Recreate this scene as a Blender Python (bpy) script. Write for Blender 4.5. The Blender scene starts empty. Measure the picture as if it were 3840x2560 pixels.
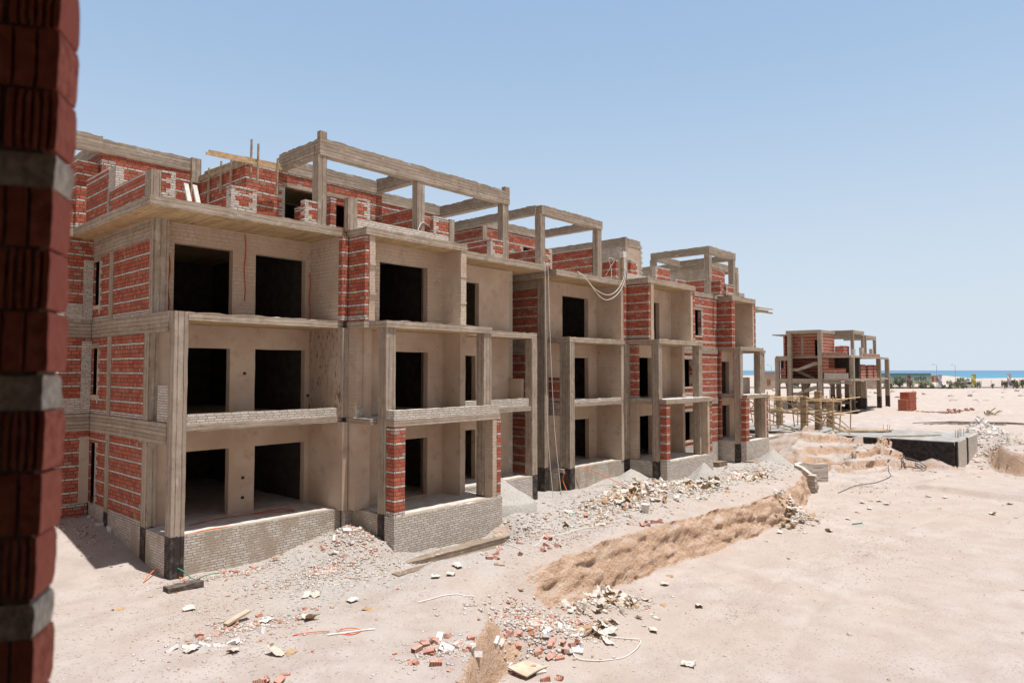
import bpy, math, random
import numpy as np
from mathutils import Vector, Matrix, noise

R = math.radians
SC = bpy.context.scene
COL = SC.collection
rng = random.Random(7)

# ------------------------------------------------------------------ camera, sky, sun, exposure
YAW, PITCH = R(42.1), math.atan(66.0 / 1577.0)
FW = Vector((math.cos(YAW) * math.cos(PITCH), math.sin(YAW) * math.cos(PITCH), math.sin(PITCH)))
RT = Vector((math.sin(YAW), -math.cos(YAW), 0.0))
UP = RT.cross(FW)
cd = bpy.data.cameras.new('camera'); cam = bpy.data.objects.new('camera', cd); COL.objects.link(cam)
m3 = Matrix((RT, UP, -FW)).transposed()
cam.matrix_world = Matrix.Translation((0, 0, 4.7)) @ m3.to_4x4()
cd.sensor_width = 36.0; cd.lens = 24.14
cd.clip_start = 0.05; cd.clip_end = 60000
cd.dof.use_dof = True; cd.dof.focus_distance = 24.0; cd.dof.aperture_fstop = 2.8
SC.camera = cam

SUNV = Vector((0.05, -0.195, 1.0)).normalized()          # towards the sun
EL = math.asin(SUNV.z); AZ = math.atan2(SUNV.x, SUNV.y)
w = bpy.data.worlds.new('World'); SC.world = w; w.use_nodes = True
wn = w.node_tree.nodes; wl = w.node_tree.links
bg = wn['Background']; sky = wn.new('ShaderNodeTexSky'); sky.sky_type = 'NISHITA'
sky.sun_disc = False; sky.sun_elevation = EL; sky.sun_rotation = AZ
sky.air_density = 1.1; sky.dust_density = 1.0; sky.ozone_density = 2.0; sky.altitude = 0
# sky haze thinning upwards: pale blue seaward, invented dim tan inland to warm shaded faces
def wm(op, a, b):
    n = wn.new('ShaderNodeMath'); n.operation = op
    for i_, v_ in enumerate((a, b)):
        if isinstance(v_, float): n.inputs[i_].default_value = v_
        else: wl.new(v_, n.inputs[i_])
    return n.outputs[0]
def wr(v, a, b, c, d):
    n = wn.new('ShaderNodeMapRange'); n.interpolation_type = 'SMOOTHSTEP'; wl.new(v, n.inputs[0])
    for i_, v_ in ((1, a), (2, b), (3, c), (4, d)): n.inputs[i_].default_value = v_
    return n.outputs[0]
def wx(f, a, b):
    n = wn.new('ShaderNodeMix'); n.data_type = 'RGBA'
    for i_, v_ in ((0, f), (6, a), (7, b)):
        if isinstance(v_, tuple): n.inputs[i_].default_value = v_
        else: wl.new(v_, n.inputs[i_])
    return n.outputs[2]
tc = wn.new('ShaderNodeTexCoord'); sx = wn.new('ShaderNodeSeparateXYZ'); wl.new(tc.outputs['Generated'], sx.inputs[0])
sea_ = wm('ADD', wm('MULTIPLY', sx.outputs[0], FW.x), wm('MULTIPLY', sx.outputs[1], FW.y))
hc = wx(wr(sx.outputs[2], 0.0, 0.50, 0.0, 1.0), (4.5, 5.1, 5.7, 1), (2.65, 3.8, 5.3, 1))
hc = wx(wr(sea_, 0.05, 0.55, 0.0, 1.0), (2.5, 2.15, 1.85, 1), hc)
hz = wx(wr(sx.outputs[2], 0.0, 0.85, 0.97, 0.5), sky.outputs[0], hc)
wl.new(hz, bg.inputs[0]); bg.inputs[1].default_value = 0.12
sd = bpy.data.lights.new('sun', 'SUN'); sd.energy = 5.0; sd.angle = R(0.5); sd.color = (1.0, 0.965, 0.92)
sun = bpy.data.objects.new('sun', sd); COL.objects.link(sun)
sun.rotation_euler = (-SUNV).to_track_quat('-Z', 'Y').to_euler()
SC.view_settings.view_transform = 'Standard'; SC.view_settings.look = 'None'
SC.view_settings.exposure = 0.33; SC.view_settings.gamma = 1.0
SC.render.engine = 'CYCLES'
SC.cycles.max_bounces = 10; SC.cycles.diffuse_bounces = 8; SC.cycles.glossy_bounces = 2
SC.cycles.use_denoising = True
SC.cycles.sample_clamp_indirect = 4.0

# ------------------------------------------------------------------ helpers
class MB:
    """collects geometry for ONE mesh object"""
    def __init__(s): s.v = []; s.f = []; s.m = []
    def add(s, vs, fs, mi=0):
        o = len(s.v); s.v.extend(vs)
        for f in fs: s.f.append(tuple(i + o for i in f)); s.m.append(mi)
    def box(s, x0, x1, y0, y1, z0, z1, seg=0.4, amp=0.008, top=0.0, fr=1.7, mi=0):
        n = [max(1, min(60, int(math.ceil((b - a) / seg)))) for a, b in ((x0, x1), (y0, y1), (z0, z1))]
        L = [[a + (b - a) * i / k for i in range(k + 1)] for (a, b), k in zip(((x0, x1), (y0, y1), (z0, z1)), n)]
        idx = {}; vs = []
        def V(i, j, k):
            key = (i, j, k)
            if key not in idx:
                p = Vector((L[0][i], L[1][j], L[2][k]))
                if amp:
                    q = p + noise.noise_vector(p * fr) * amp
                    if top and k == n[2]:
                        q.z += (noise.noise(p * 4.1) * 0.6 + noise.noise(p * 9.7) * 0.6) * top
                    p = q
                idx[key] = len(vs); vs.append(p[:])
            return idx[key]
        fs = []
        for i in range(n[0]):
            for j in range(n[1]):
                fs.append((V(i, j, 0), V(i, j + 1, 0), V(i + 1, j + 1, 0), V(i + 1, j, 0)))
                fs.append((V(i, j, n[2]), V(i + 1, j, n[2]), V(i + 1, j + 1, n[2]), V(i, j + 1, n[2])))
        for i in range(n[0]):
            for k in range(n[2]):
                fs.append((V(i, 0, k), V(i + 1, 0, k), V(i + 1, 0, k + 1), V(i, 0, k + 1)))
                fs.append((V(i, n[1], k), V(i, n[1], k + 1), V(i + 1, n[1], k + 1), V(i + 1, n[1], k)))
        for j in range(n[1]):
            for k in range(n[2]):
                fs.append((V(0, j, k), V(0, j, k + 1), V(0, j + 1, k + 1), V(0, j + 1, k)))
                fs.append((V(n[0], j, k), V(n[0], j + 1, k), V(n[0], j + 1, k + 1), V(n[0], j, k + 1)))
        s.add(vs, fs, mi)
    def wall(s, ax, at, th, u0, u1, z0, z1, ops=(), seg=0.5, amp=0.006, mi=0, top=0.0):
        """wall in the plane Y=at (ax 'y', runs along x) or X=at (ax 'x', runs along y) with openings (ua,ub,za,zb)"""
        us = sorted({u0, u1} | {min(max(o[k], u0), u1) for o in ops for k in (0, 1)})
        for a, b in zip(us, us[1:]):
            if b - a < 1e-4: continue
            mid = (a + b) / 2; zz = z0
            for o in sorted([o for o in ops if o[0] < mid < o[1]], key=lambda o: o[2]):
                if o[2] - zz > 1e-3: s._w(ax, at, th, a, b, zz, o[2], seg, amp, mi, top)
                zz = max(zz, o[3])
            if z1 - zz > 1e-3: s._w(ax, at, th, a, b, zz, z1, seg, amp, mi, top)
    def _w(s, ax, at, th, a, b, z0, z1, seg, amp, mi, top):
        if ax == 'y': s.box(a, b, at, at + th, z0, z1, seg, amp, top, mi=mi)
        else: s.box(at, at + th, a, b, z0, z1, seg, amp, top, mi=mi)
    def quoin(s, ax, at, th, u, sgn, z0, z1, mi=0):
        """toothed jamb of white bricks starting at u and running to sgn"""
        h = 0.0762; k = 0; z = z0
        while z < z1 - 0.02:
            l = 0.25 if (k // 2) % 2 else 0.125; l += 0.012 * math.sin(k * 12.9)
            zt = min(z + h - 0.006, z1); a, b = sorted((u, u + sgn * l))
            s._w(ax, at - 0.007, th + 0.014, a, b, z, zt, 9, 0.004, mi, 0); z += h; k += 1
    def tube(s, pts, r, n=6, mi=0, cap=True):
        pts = [Vector(p) for p in pts]; rings = []
        rr = r if isinstance(r, (list, tuple)) else [r] * len(pts)
        for i, p in enumerate(pts):
            t = (pts[min(i + 1, len(pts) - 1)] - pts[max(i - 1, 0)]).normalized()
            a = t.orthogonal().normalized() if abs(t.z) > 0.95 else t.cross(Vector((0, 0, 1))).normalized()
            b = t.cross(a)
            rings.append([(p + (a * math.cos(2 * math.pi * k / n) + b * math.sin(2 * math.pi * k / n)) * rr[i])[:] for k in range(n)])
        vs = [v for q in rings for v in q]; fs = []
        for i in range(len(pts) - 1):
            for k in range(n):
                fs.append((i * n + k, i * n + (k + 1) % n, (i + 1) * n + (k + 1) % n, (i + 1) * n + k))
        if cap: fs += [tuple(range(n))[::-1], tuple((len(pts) - 1) * n + k for k in range(n))]
        s.add(vs, fs, mi)
    def beam(s, p, q, wd, ht, seg=0.5, amp=0.004, mi=0, roll=0.0):
        """squared timber from p to q"""
        p = Vector(p); q = Vector(q); t = (q - p); L = t.length; t.normalize()
        a = t.cross(Vector((0, 0, 1)))
        a = Vector((1, 0, 0)) if a.length < 0.05 else a.normalized()
        b = a.cross(t); a2 = a * math.cos(roll) + b * math.sin(roll); b2 = b * math.cos(roll) - a * math.sin(roll)
        n = max(1, int(L / seg)); vs = []; fs = []
        for i in range(n + 1):
            c = p + t * (L * i / n) + noise.noise_vector((p + t * (L * i / n)) * 0.9) * amp
            for sa, sb in ((-1, -1), (1, -1), (1, 1), (-1, 1)): vs.append((c + a2 * sa * wd / 2 + b2 * sb * ht / 2)[:])
        for i in range(n):
            for k in range(4): fs.append((i * 4 + k, (i + 1) * 4 + k, (i + 1) * 4 + (k + 1) % 4, i * 4 + (k + 1) % 4))
        fs += [(0, 1, 2, 3), (n * 4 + 3, n * 4 + 2, n * 4 + 1, n * 4)]
        s.add(vs, fs, mi)
    def mesh(s, name, mats, sharp=38):
        me = bpy.data.meshes.new(name)
        me.from_pydata([tuple(v) for v in s.v], [], s.f)
        for m in (mats if isinstance(mats, (list, tuple)) else [mats]): me.materials.append(m)
        me.polygons.foreach_set('material_index', s.m)
        me.polygons.foreach_set('use_smooth', [True] * len(s.f))
        me.update()
        if sharp: me.set_sharp_from_angle(angle=R(sharp))
        return me
    def obj(s, name, mats, parent=None, sharp=38):
        o = bpy.data.objects.new(name, s.mesh(name, mats, sharp)); COL.objects.link(o)
        if parent is not None: child(o, parent)
        return o

def child(o, parent):
    o.parent = parent; o.matrix_parent_inverse = WM[parent.name].inverted() if parent.name in WM else parent.matrix_basis.inverted()
WM = {}
def tag(o, label=None, cat=None, group=None, kind=None):
    if label: o['label'] = label
    if cat: o['category'] = cat
    if group: o['group'] = group
    if kind: o['kind'] = kind
    return o
def thing(name, label, cat, loc=(0, 0, 0), group=None):
    o = bpy.data.objects.new(name, None); o.location = loc; COL.objects.link(o); o.empty_display_size = 0.3
    WM[o.name] = Matrix.Translation(loc)
    return tag(o, label, cat, group)
def one(name, mb, mats, label, cat, group=None, sharp=38):
    return tag(mb.obj(name, mats, None, sharp), label, cat, group)

# ------------------------------------------------------------------ procedural materials
class G:
    def __init__(s, name):
        s.m = bpy.data.materials.new(name); s.m.use_nodes = True; s.t = s.m.node_tree; s.n = s.t.nodes; s.l = s.t.links
        s.b = s.n['Principled BSDF']; s.b.inputs['Specular IOR Level'].default_value = 0.25
        g = s.n.new('ShaderNodeNewGeometry'); s.geo = g
        q = s.n.new('ShaderNodeSeparateXYZ'); s.l.new(g.outputs['Position'], q.inputs[0]); s.P = g.outputs['Position']
        s.x, s.y, s.z = q.outputs
    def put(s, sock, v):
        if isinstance(v, bpy.types.NodeSocket): s.l.new(v, sock)
        elif isinstance(v, (tuple, list)) and len(v) == 3 and sock.type == 'RGBA': sock.default_value = (*v, 1)
        else: sock.default_value = v
    def ma(s, op, a, b=0.0, c=0.0, clamp=False):
        n = s.n.new('ShaderNodeMath'); n.operation = op; n.use_clamp = clamp
        s.put(n.inputs[0], a); s.put(n.inputs[1], b); s.put(n.inputs[2], c); return n.outputs[0]
    def mr(s, v, a, b, c=0.0, d=1.0, smooth=True):
        n = s.n.new('ShaderNodeMapRange'); n.interpolation_type = 'SMOOTHSTEP' if smooth else 'LINEAR'
        s.put(n.inputs[0], v); s.put(n.inputs[1], a); s.put(n.inputs[2], b); s.put(n.inputs[3], c); s.put(n.inputs[4], d); return n.outputs[0]
    def mix(s, f, a, b, mode='MIX'):
        n = s.n.new('ShaderNodeMix'); n.data_type = 'RGBA'; n.blend_type = mode
        s.put(n.inputs[0], f); s.put(n.inputs[6], a); s.put(n.inputs[7], b); return n.outputs[2]
    def mf(s, f, a, b):
        n = s.n.new('ShaderNodeMix'); n.data_type = 'FLOAT'
        s.put(n.inputs[0], f); s.put(n.inputs[2], a); s.put(n.inputs[3], b); return n.outputs[0]
    def xyz(s, a, b, c):
        n = s.n.new('ShaderNodeCombineXYZ'); s.put(n.inputs[0], a); s.put(n.inputs[1], b); s.put(n.inputs[2], c); return n.outputs[0]
    def vs(s, sc):
        n = s.n.new('ShaderNodeVectorMath'); n.operation = 'MULTIPLY'; s.l.new(s.P, n.inputs[0]); n.inputs[1].default_value = sc; return n.outputs[0]
    def noise(s, vec, scale, detail=3.0, rough=0.55):
        n = s.n.new('ShaderNodeTexNoise'); s.put(n.inputs['Vector'], vec if vec is not None else s.P)
        n.inputs['Scale'].default_value = scale; n.inputs['Detail'].default_value = detail; n.inputs['Roughness'].default_value = rough
        return n.outputs[0]
    def voro(s, vec, scale, feat='F1', out=0):
        n = s.n.new('ShaderNodeTexVoronoi'); n.feature = feat; s.put(n.inputs['Vector'], vec if vec is not None else s.P); n.inputs['Scale'].default_value = scale
        return n.outputs[out]
    def white(s, vec):
        n = s.n.new('ShaderNodeTexWhiteNoise'); n.noise_dimensions = '3D'; s.put(n.inputs['Vector'], vec); return n.outputs['Value']
    def fin(s, col, rough=0.9, h=None, dist=0.02, strength=1.0, spec=0.25, metal=0.0):
        s.put(s.b.inputs['Base Color'], col); s.put(s.b.inputs['Roughness'], rough)
        s.b.inputs['Specular IOR Level'].default_value = spec; s.b.inputs['Metallic'].default_value = metal
        if h is not None:
            n = s.n.new('ShaderNodeBump'); n.inputs['Strength'].default_value = strength; n.inputs['Distance'].default_value = dist
            s.put(n.inputs['Height'], h); s.l.new(n.outputs[0], s.b.inputs['Normal'])
        return s.m

def bricks(g, z0, white, u=None, jit=1.0, L=0.262):
    """returns (colour, height) of brickwork: three red courses, then a white one; or all white"""
    u = g.ma('ADD', g.x, g.y) if u is None else u
    u = g.ma('ADD', u, g.ma('MULTIPLY', g.ma('SUBTRACT', g.noise(None, 3.1, 2), 0.5), 0.05 * jit))
    z = g.ma('ADD', g.ma('SUBTRACT', g.z, z0 - 64.0), g.ma('MULTIPLY', g.ma('SUBTRACT', g.noise(None, 2.3, 3), 0.5), 0.035 * jit))
    P = 3.2 / 7; wh = 0.078; rh = (P - wh) / 3; w2 = P / 6
    t = g.ma('MULTIPLY', g.ma('FRACT', g.ma('DIVIDE', z, P)), P); fl = g.ma('FLOOR', g.ma('DIVIDE', z, P))
    # white rows everywhere
    r2 = g.ma('FLOOR', g.ma('DIVIDE', z, w2)); v2 = g.ma('MULTIPLY', g.ma('FRACT', g.ma('DIVIDE', z, w2)), w2)
    dv2 = g.ma('MINIMUM', v2, g.ma('SUBTRACT', w2, v2))
    if not white:
        t2 = g.ma('SUBTRACT', t, wh); row = g.ma('FLOOR', g.ma('DIVIDE', t2, rh)); v = g.ma('SUBTRACT', t2, g.ma('MULTIPLY', row, rh))
        isw = g.ma('LESS_THAN', t2, 0.0)
        dvr = g.ma('MINIMUM', v, g.ma('SUBTRACT', rh, v)); dvw = g.ma('MINIMUM', t, g.ma('SUBTRACT', wh, t))
        dv = g.mf(isw, dvr, dvw); rid = g.ma('ADD', g.ma('MULTIPLY', fl, 5.0), row)
        sf = g.ma('MULTIPLY', g.ma('FRACT', g.ma('DIVIDE', z, 3.2)), 3.2)
        bw = g.ma('LESS_THAN', sf, 0.155)
        dv = g.mf(bw, dv, dv2); rid = g.mf(bw, rid, g.ma('ADD', r2, 5000.0)); isw = g.ma('MAXIMUM', isw, bw)
    else: dv = dv2; rid = r2; isw = 1.0
    uu = g.ma('ADD', g.ma('DIVIDE', u, L), g.ma('ADD', g.ma('MULTIPLY', rid, 0.5), g.ma('MULTIPLY', g.white(g.xyz(rid, 3.3, 1.7)), 0.35)))
    fu = g.ma('MULTIPLY', g.ma('FRACT', uu), L); du = g.ma('MINIMUM', fu, g.ma('SUBTRACT', L, fu))
    rnd = g.white(g.xyz(g.ma('FLOOR', uu), rid, 0.5)); rnd2 = g.white(g.xyz(g.ma('FLOOR', uu), rid, 7.5))
    d = g.ma('MINIMUM', du, dv)
    d = g.ma('ADD', d, g.ma('MULTIPLY', g.ma('SUBTRACT', g.noise(None, 34, 2), 0.5), 0.012))
    return d, isw, rnd, rnd2, u

def brick_mat(name, z0=0.0, white=False, smear=0.12, L=0.262):
    g = G(name); d, isw, rnd, rnd2, u = bricks(g, z0, white, L=L)
    fine = g.noise(None, 26, 4); big = g.noise(None, 0.9, 3)
    wc = g.mix(g.mr(rnd, 0, 1), (0.52, 0.475, 0.42), (0.70, 0.66, 0.61)); wc = g.mix(g.ma('MULTIPLY', fine, 0.5), wc, (0.42, 0.365, 0.30))
    if white: c = wc
    else:
        rc = g.mix(rnd, (0.31, 0.066, 0.040), (0.49, 0.140, 0.082)); rc = g.mix(g.mr(rnd2, 0.93, 0.95), rc, (0.40, 0.20, 0.14)); rc = g.mix(g.mr(rnd2, 0.02, 0.0), rc, (0.36, 0.31, 0.27))
        rc = g.mix(g.mr(fine, 0.5, 0.75, 0, 0.45), rc, (0.50, 0.19, 0.115))
        c = g.mix(isw, rc, wc)
    mort = g.mix(g.mr(fine, .4, .8), (0.075, 0.038, 0.027), (0.24, 0.17, 0.125)) if not white else g.mix(fine, (0.235, 0.185, 0.14), (0.38, 0.315, 0.25))
    jm = g.mr(d, 0.005, 0.014); c = g.mix(jm, mort, c)
    if smear:
        sm = g.mr(g.ma('ADD', g.noise(g.vs((1.0, 1.0, 0.55)), 1.6, 5), g.ma('MULTIPLY', fine, 0.25)), 0.78 - 0.30 * smear, 0.98 - 0.30 * smear)
        c = g.mix(g.ma('MULTIPLY', sm, 0.85), c, g.mix(fine, (0.30, 0.238, 0.175), (0.42, 0.345, 0.265)))
        jm = g.ma('MAXIMUM', jm, g.ma('MULTIPLY', sm, 0.7))
    c = g.mix(g.mr(big, 0.35, 0.7, 0.0, 0.10), c, (0.30, 0.22, 0.17))
    h = g.ma('ADD', g.ma('MULTIPLY', jm, 1.0), g.ma('MULTIPLY', fine, 0.35))
    return g.fin(c, 0.93, h, 0.013, 0.9)

def concrete_mat(name, mode, tint=(1, 1, 1), bit=None):
    """mode: 'beam' boards along the member, 'column' boards upright, 'soffit', 'floor'"""
    g = G(name); u = g.ma('ADD', g.x, g.y)
    A = (0.300 * tint[0], 0.232 * tint[1], 0.174 * tint[2]); B = (0.470 * tint[0], 0.392 * tint[1], 0.310 * tint[2])
    big = g.noise(None, 0.7, 4); mid = g.noise(None, 4.5, 5, 0.6); fine = g.noise(None, 42, 3)
    if mode == 'column':
        v = g.vs((7, 7, 1.1)); bw = 0.17; bd = g.ma('ADD', u, g.ma('MULTIPLY', g.noise(g.vs((1, 1, 0.3)), 1.5, 1), 0.04))
    elif mode == 'soffit':
        v = g.vs((9, 0.7, 1)); bw = 0.125; bd = g.x
    else:
        v = g.vs((1.1, 1.1, 9)); bw = 0.125; bd = g.ma('ADD', g.z, g.ma('MULTIPLY', g.noise(g.vs((1, 1, 0.2)), 0.35, 2), 0.10))
    streak = g.noise(v, 1.0, 5, 0.62)
    c = g.mix(g.mr(g.ma('ADD', g.ma('MULTIPLY', streak, 0.45), g.ma('MULTIPLY', mid, 0.55)), 0.34, 0.66), A, B)
    c = g.mix(g.mr(big, 0.42, 0.68, 0, 0.55), c, (0.48 * tint[0], 0.41 * tint[1], 0.33 * tint[2]))
    fr = g.ma('DIVIDE', bd, bw); bc = g.ma('FLOOR', fr); ff = g.ma('FRACT', fr)
    rb = g.white(g.xyz(bc, 2.2, 1.1))
    if mode != 'floor':
        c = g.mix(g.ma('MULTIPLY', g.mr(rb, 0.3, 1.0), 0.34), c, (0.225 * tint[0], 0.168 * tint[1], 0.122 * tint[2]))
        seam = g.mr(g.ma('ABSOLUTE', g.ma('SUBTRACT', ff, 0.5)), 0.40, 0.48)
        c = g.mix(g.ma('MULTIPLY', seam, g.mr(g.noise(None, 2.2, 3), 0.45, 0.65, 0.0, 0.6)), c, (0.135, 0.10, 0.073))
        if mode == 'soffit':
            ds = g.mr(g.noise(g.vs((16, 0.9, 1)), 1.0, 4, 0.65), 0.60, 0.68)
            c = g.mix(g.ma('MULTIPLY', ds, g.mr(g.noise(None, 0.8, 2), 0.4, 0.6, 0.2, 0.9)), c, (0.10, 0.068, 0.035))
        else:
            scum = g.mr(g.noise(g.vs((2.2, 2.2, 7) if mode == 'beam' else (6, 6, 1.5)), 1.0, 5, 0.7), 0.58, 0.66)
            c = g.mix(g.ma('MULTIPLY', scum, 0.75), c, (0.56, 0.50, 0.43))
        h = g.ma('ADD', g.ma('MULTIPLY', g.ma('SUBTRACT', rb, seam), 0.8), g.ma('ADD', g.ma('MULTIPLY', streak, 0.7), g.ma('ADD', g.ma('MULTIPLY', mid, 0.5), g.ma('MULTIPLY', fine, 0.45))))
    else:
        c = g.mix(g.mr(mid, 0.35, 0.7), c, (0.46 * tint[0], 0.42 * tint[1], 0.37 * tint[2])); h = g.ma('ADD', mid, g.ma('MULTIPLY', fine, 0.4))
    c = g.mix(g.ma('MULTIPLY', fine, 0.22), c, (0.14, 0.11, 0.09))
    rough = 0.92
    if bit is not None:
        lim = g.ma('ADD', g.z, g.ma('MULTIPLY', g.ma('SUBTRACT', g.noise(g.vs((8, 8, 3)), 1.0, 3), 0.5), 0.14))
        k = g.mr(lim, bit + 0.02, bit - 0.02)
        c = g.mix(k, c, g.mix(g.mr(mid, 0.4, 0.7), (0.045, 0.036, 0.033), (0.13, 0.105, 0.09)))
    return g.fin(c, rough, h, 0.022, 1.0)

def plaster_mat(name, kind='smooth', z0=0.0):
    g = G(name); big = g.noise(None, 0.55, 4); mid = g.noise(None, 2.4, 5, 0.6); fine = g.noise(None, 55, 3)
    c = g.mix(g.mr(big, 0.35, 0.68), (0.450, 0.338, 0.255), (0.560, 0.455, 0.360)); c = g.mix(g.mr(mid, 0.52, 0.72, 0, 0.5), c, (0.33, 0.235, 0.17))
    c = g.mix(g.mr(g.noise(g.vs((3.5, 3.5, 0.5)), 1.0, 4), 0.56, 0.72, 0, 0.35), c, (0.55, 0.455, 0.365))
    pit = g.mr(g.voro(None, 1.3), 0.03, 0.06)
    c = g.mix(pit, (0.14, 0.11, 0.085), c)
    h = g.ma('ADD', g.ma('MULTIPLY', mid, 0.8), g.ma('MULTIPLY', fine, 0.3)); dist = 0.012
    if kind == 'brick':
        d, isw, rnd, rnd2, u = bricks(g, z0, False, jit=1.4)
        jm = g.mr(d, 0.002, 0.014); k = g.mr(g.noise(None, 1.1, 4), 0.40, 0.62)
        c = g.mix(g.ma('MULTIPLY', g.ma('SUBTRACT', 1.0, jm), g.ma('MULTIPLY', k, 0.5)), c, (0.17, 0.125, 0.09))
        c = g.mix(g.ma('MULTIPLY', g.mr(rnd, 0.5, 1), 0.2), c, (0.42, 0.33, 0.25))
        h = g.ma('ADD', h, g.ma('MULTIPLY', jm, 0.8))
    if kind == 'scratch':
        s2 = g.noise(g.vs((4, 4, 1.6)), 2.2, 5, 0.72); c = g.mix(g.mr(s2, 0.52, 0.66), c, (0.135, 0.10, 0.07))
        h = g.ma('ADD', h, g.ma('MULTIPLY', s2, 3.0)); dist = 0.03
    return g.fin(c, 0.94, h, dist, 0.9)

def simple(name, a, b, scale=6.0, rough=0.85, bump=0.004, spec=0.25, detail=4, metal=0.0, obj=False, island=False):
    g = G(name); n = g.noise(None, scale, detail); c = g.mix(g.mr(n, 0.3, 0.7), a, b)
    if obj:
        oi = g.n.new('ShaderNodeObjectInfo'); c = g.mix(g.ma('MULTIPLY', oi.outputs['Random'], 0.75), c, obj)
    if island: c = g.mix(g.ma('MULTIPLY', g.geo.outputs['Random Per Island'], 0.8), c, island)
    return g.fin(c, rough, n if bump else None, bump, 0.8, spec, metal)

class M: pass
M.brick = brick_mat('striped_brickwork', 0.0)
M.brick_head = brick_mat('striped_header_brickwork', 0.0, L=0.15)
M.brick_clean = brick_mat('striped_brickwork_clean', 0.0, smear=0.0)
M.white = brick_mat('white_brickwork', 0.0, True, 0.18)
M.whitemud = brick_mat('mortar_smeared_white_brickwork', 0.0, True, 0.75)
M.grey_block = brick_mat('grey_brickwork', 0.1, True, 1.0)
M.beam = concrete_mat('boarded_concrete', 'beam')
M.slab = concrete_mat('slab_edge_concrete', 'beam', (1.12, 1.12, 1.12))
M.footing = concrete_mat('weathered_footing_concrete', 'beam', (0.62, 0.58, 0.55))
M.col = concrete_mat('upright_boarded_concrete', 'column', (1, 1, 1), 0.02)
M.colr = concrete_mat('roof_post_concrete', 'column')
M.soffit = concrete_mat('soffit_concrete', 'soffit', (1.35, 1.15, 0.80))
M.floor = concrete_mat('dusty_concrete_floor', 'floor', (1.0, 0.98, 0.95))
M.plaster = plaster_mat('cement_render')
M.rplaster = plaster_mat('thin_render_on_bricks', 'brick')
M.scratch = plaster_mat('scratch_coat_render', 'scratch')
M.inner = simple('shade_darkened_room_render', (0.045, 0.04, 0.036), (0.075, 0.066, 0.058), 3)  # near-black base colour carries the darkness of the rooms
M.bitumen = simple('bitumen_paint', (0.016, 0.014, 0.014), (0.045, 0.038, 0.036), 5, 0.75, 0.006)
M.wood = simple('raw_timber', (0.42, 0.28, 0.15), (0.58, 0.42, 0.26), 5, 0.75, 0.003)
M.woodold = simple('weathered_timber', (0.27, 0.20, 0.13), (0.42, 0.33, 0.23), 5, 0.85, 0.004)
M.palewood = simple('mortar_whitened_board', (0.55, 0.52, 0.47), (0.70, 0.67, 0.62), 9, 0.9, 0.003)
M.rope = simple('pale_hose', (0.62, 0.58, 0.52), (0.72, 0.68, 0.62), 12, 0.7, 0)
M.orange = simple('orange_conduit', (0.62, 0.13, 0.035), (0.72, 0.19, 0.06), 9, 0.5, 0)
M.redpipe = simple('red_conduit', (0.40, 0.06, 0.03), (0.50, 0.10, 0.05), 9, 0.5, 0)
M.green = simple('green_cable', (0.03, 0.20, 0.15), (0.06, 0.28, 0.2), 9, 0.5, 0)
M.black = simple('black_cable', (0.02, 0.02, 0.02), (0.05, 0.05, 0.05), 9, 0.5, 0)
M.darkcon = simple('tarred_rough_concrete', (0.055, 0.045, 0.04), (0.16, 0.13, 0.11), 9, .95, .012)
M.card = simple('tan_cardboard', (0.42, 0.33, 0.24), (0.52, 0.43, 0.33), 3, .9, .003)
M.steel = simple('rusty_steel', (0.10, 0.075, 0.06), (0.20, 0.15, 0.12), 14, 0.7, 0)

# ------------------------------------------------------------------ terrain
def _h(ix, iy, s):
    n = (ix.astype(np.int64) * 374761393 + iy.astype(np.int64) * 668265263 + s * 982451653) & 0xFFFFFFFF
    n = ((n ^ (n >> 13)) * 1274126177) & 0xFFFFFFFF
    return ((n ^ (n >> 16)) & 0xFFFF) / 65535.0
def vnoise(x, y, s=0):
    x = np.asarray(x, float); y = np.asarray(y, float)
    ix = np.floor(x); iy = np.floor(y); fx = x - ix; fy = y - iy
    fx = fx * fx * (3 - 2 * fx); fy = fy * fy * (3 - 2 * fy)
    a = _h(ix, iy, s); b = _h(ix + 1, iy, s); c = _h(ix, iy + 1, s); d = _h(ix + 1, iy + 1, s)
    return (a * (1 - fx) + b * fx) * (1 - fy) + (c * (1 - fx) + d * fx) * fy - 0.5
def fbm(x, y, s=0, o=4):
    r = 0; a = 1.0
    for i in range(o):
        r = r + a * vnoise(x, y, s + i * 17); x = np.asarray(x) * 2.03 + 3.7; y = np.asarray(y) * 2.03 + 1.3; a *= 0.5
    return r
def ss(a, b, v):
    t = np.clip((v - a) / (b - a), 0, 1); return t * t * (3 - 2 * t)
# rim of the pit: x, y, half width of the slope there
PIT = [(-30, -6, .8), (-5, 1, .5), (5, 6.4, .3), (9.5, 9.55, .15), (10.9, 10.65, .14), (12.1, 11.35, .15), (12.7, 11.8, .6), (13.6, 12.3, 1.9), (15.0, 12.9, 1.7), (16.0, 13.2, .35),
       (17.5, 13.3, .30), (20, 13.35, .27), (24, 13.15, .28), (29, 12.7, .26), (33, 12.5, .24), (36, 12.75, .2), (39, 13.6, .2), (41.6, 14.3, .3), (44.5, 15.3, .9), (46.5, 18.0, 1.3), (49, 21, 1.2),
       (53.2, 22, .8), (53.5, 9.4, .4), (56, 10, 1.2), (61.5, 9.6, 1.2), (62, 8.5, .6), (57.5, 7.3, .3), (54.7, 6.5, .22), (53.7, 5.3, .25), (54.4, 2, .3), (55, -4, .4),
       (56, -16, .6), (40, -45, 1.), (0, -60, 1.), (-40, -40, 1.)]
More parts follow.
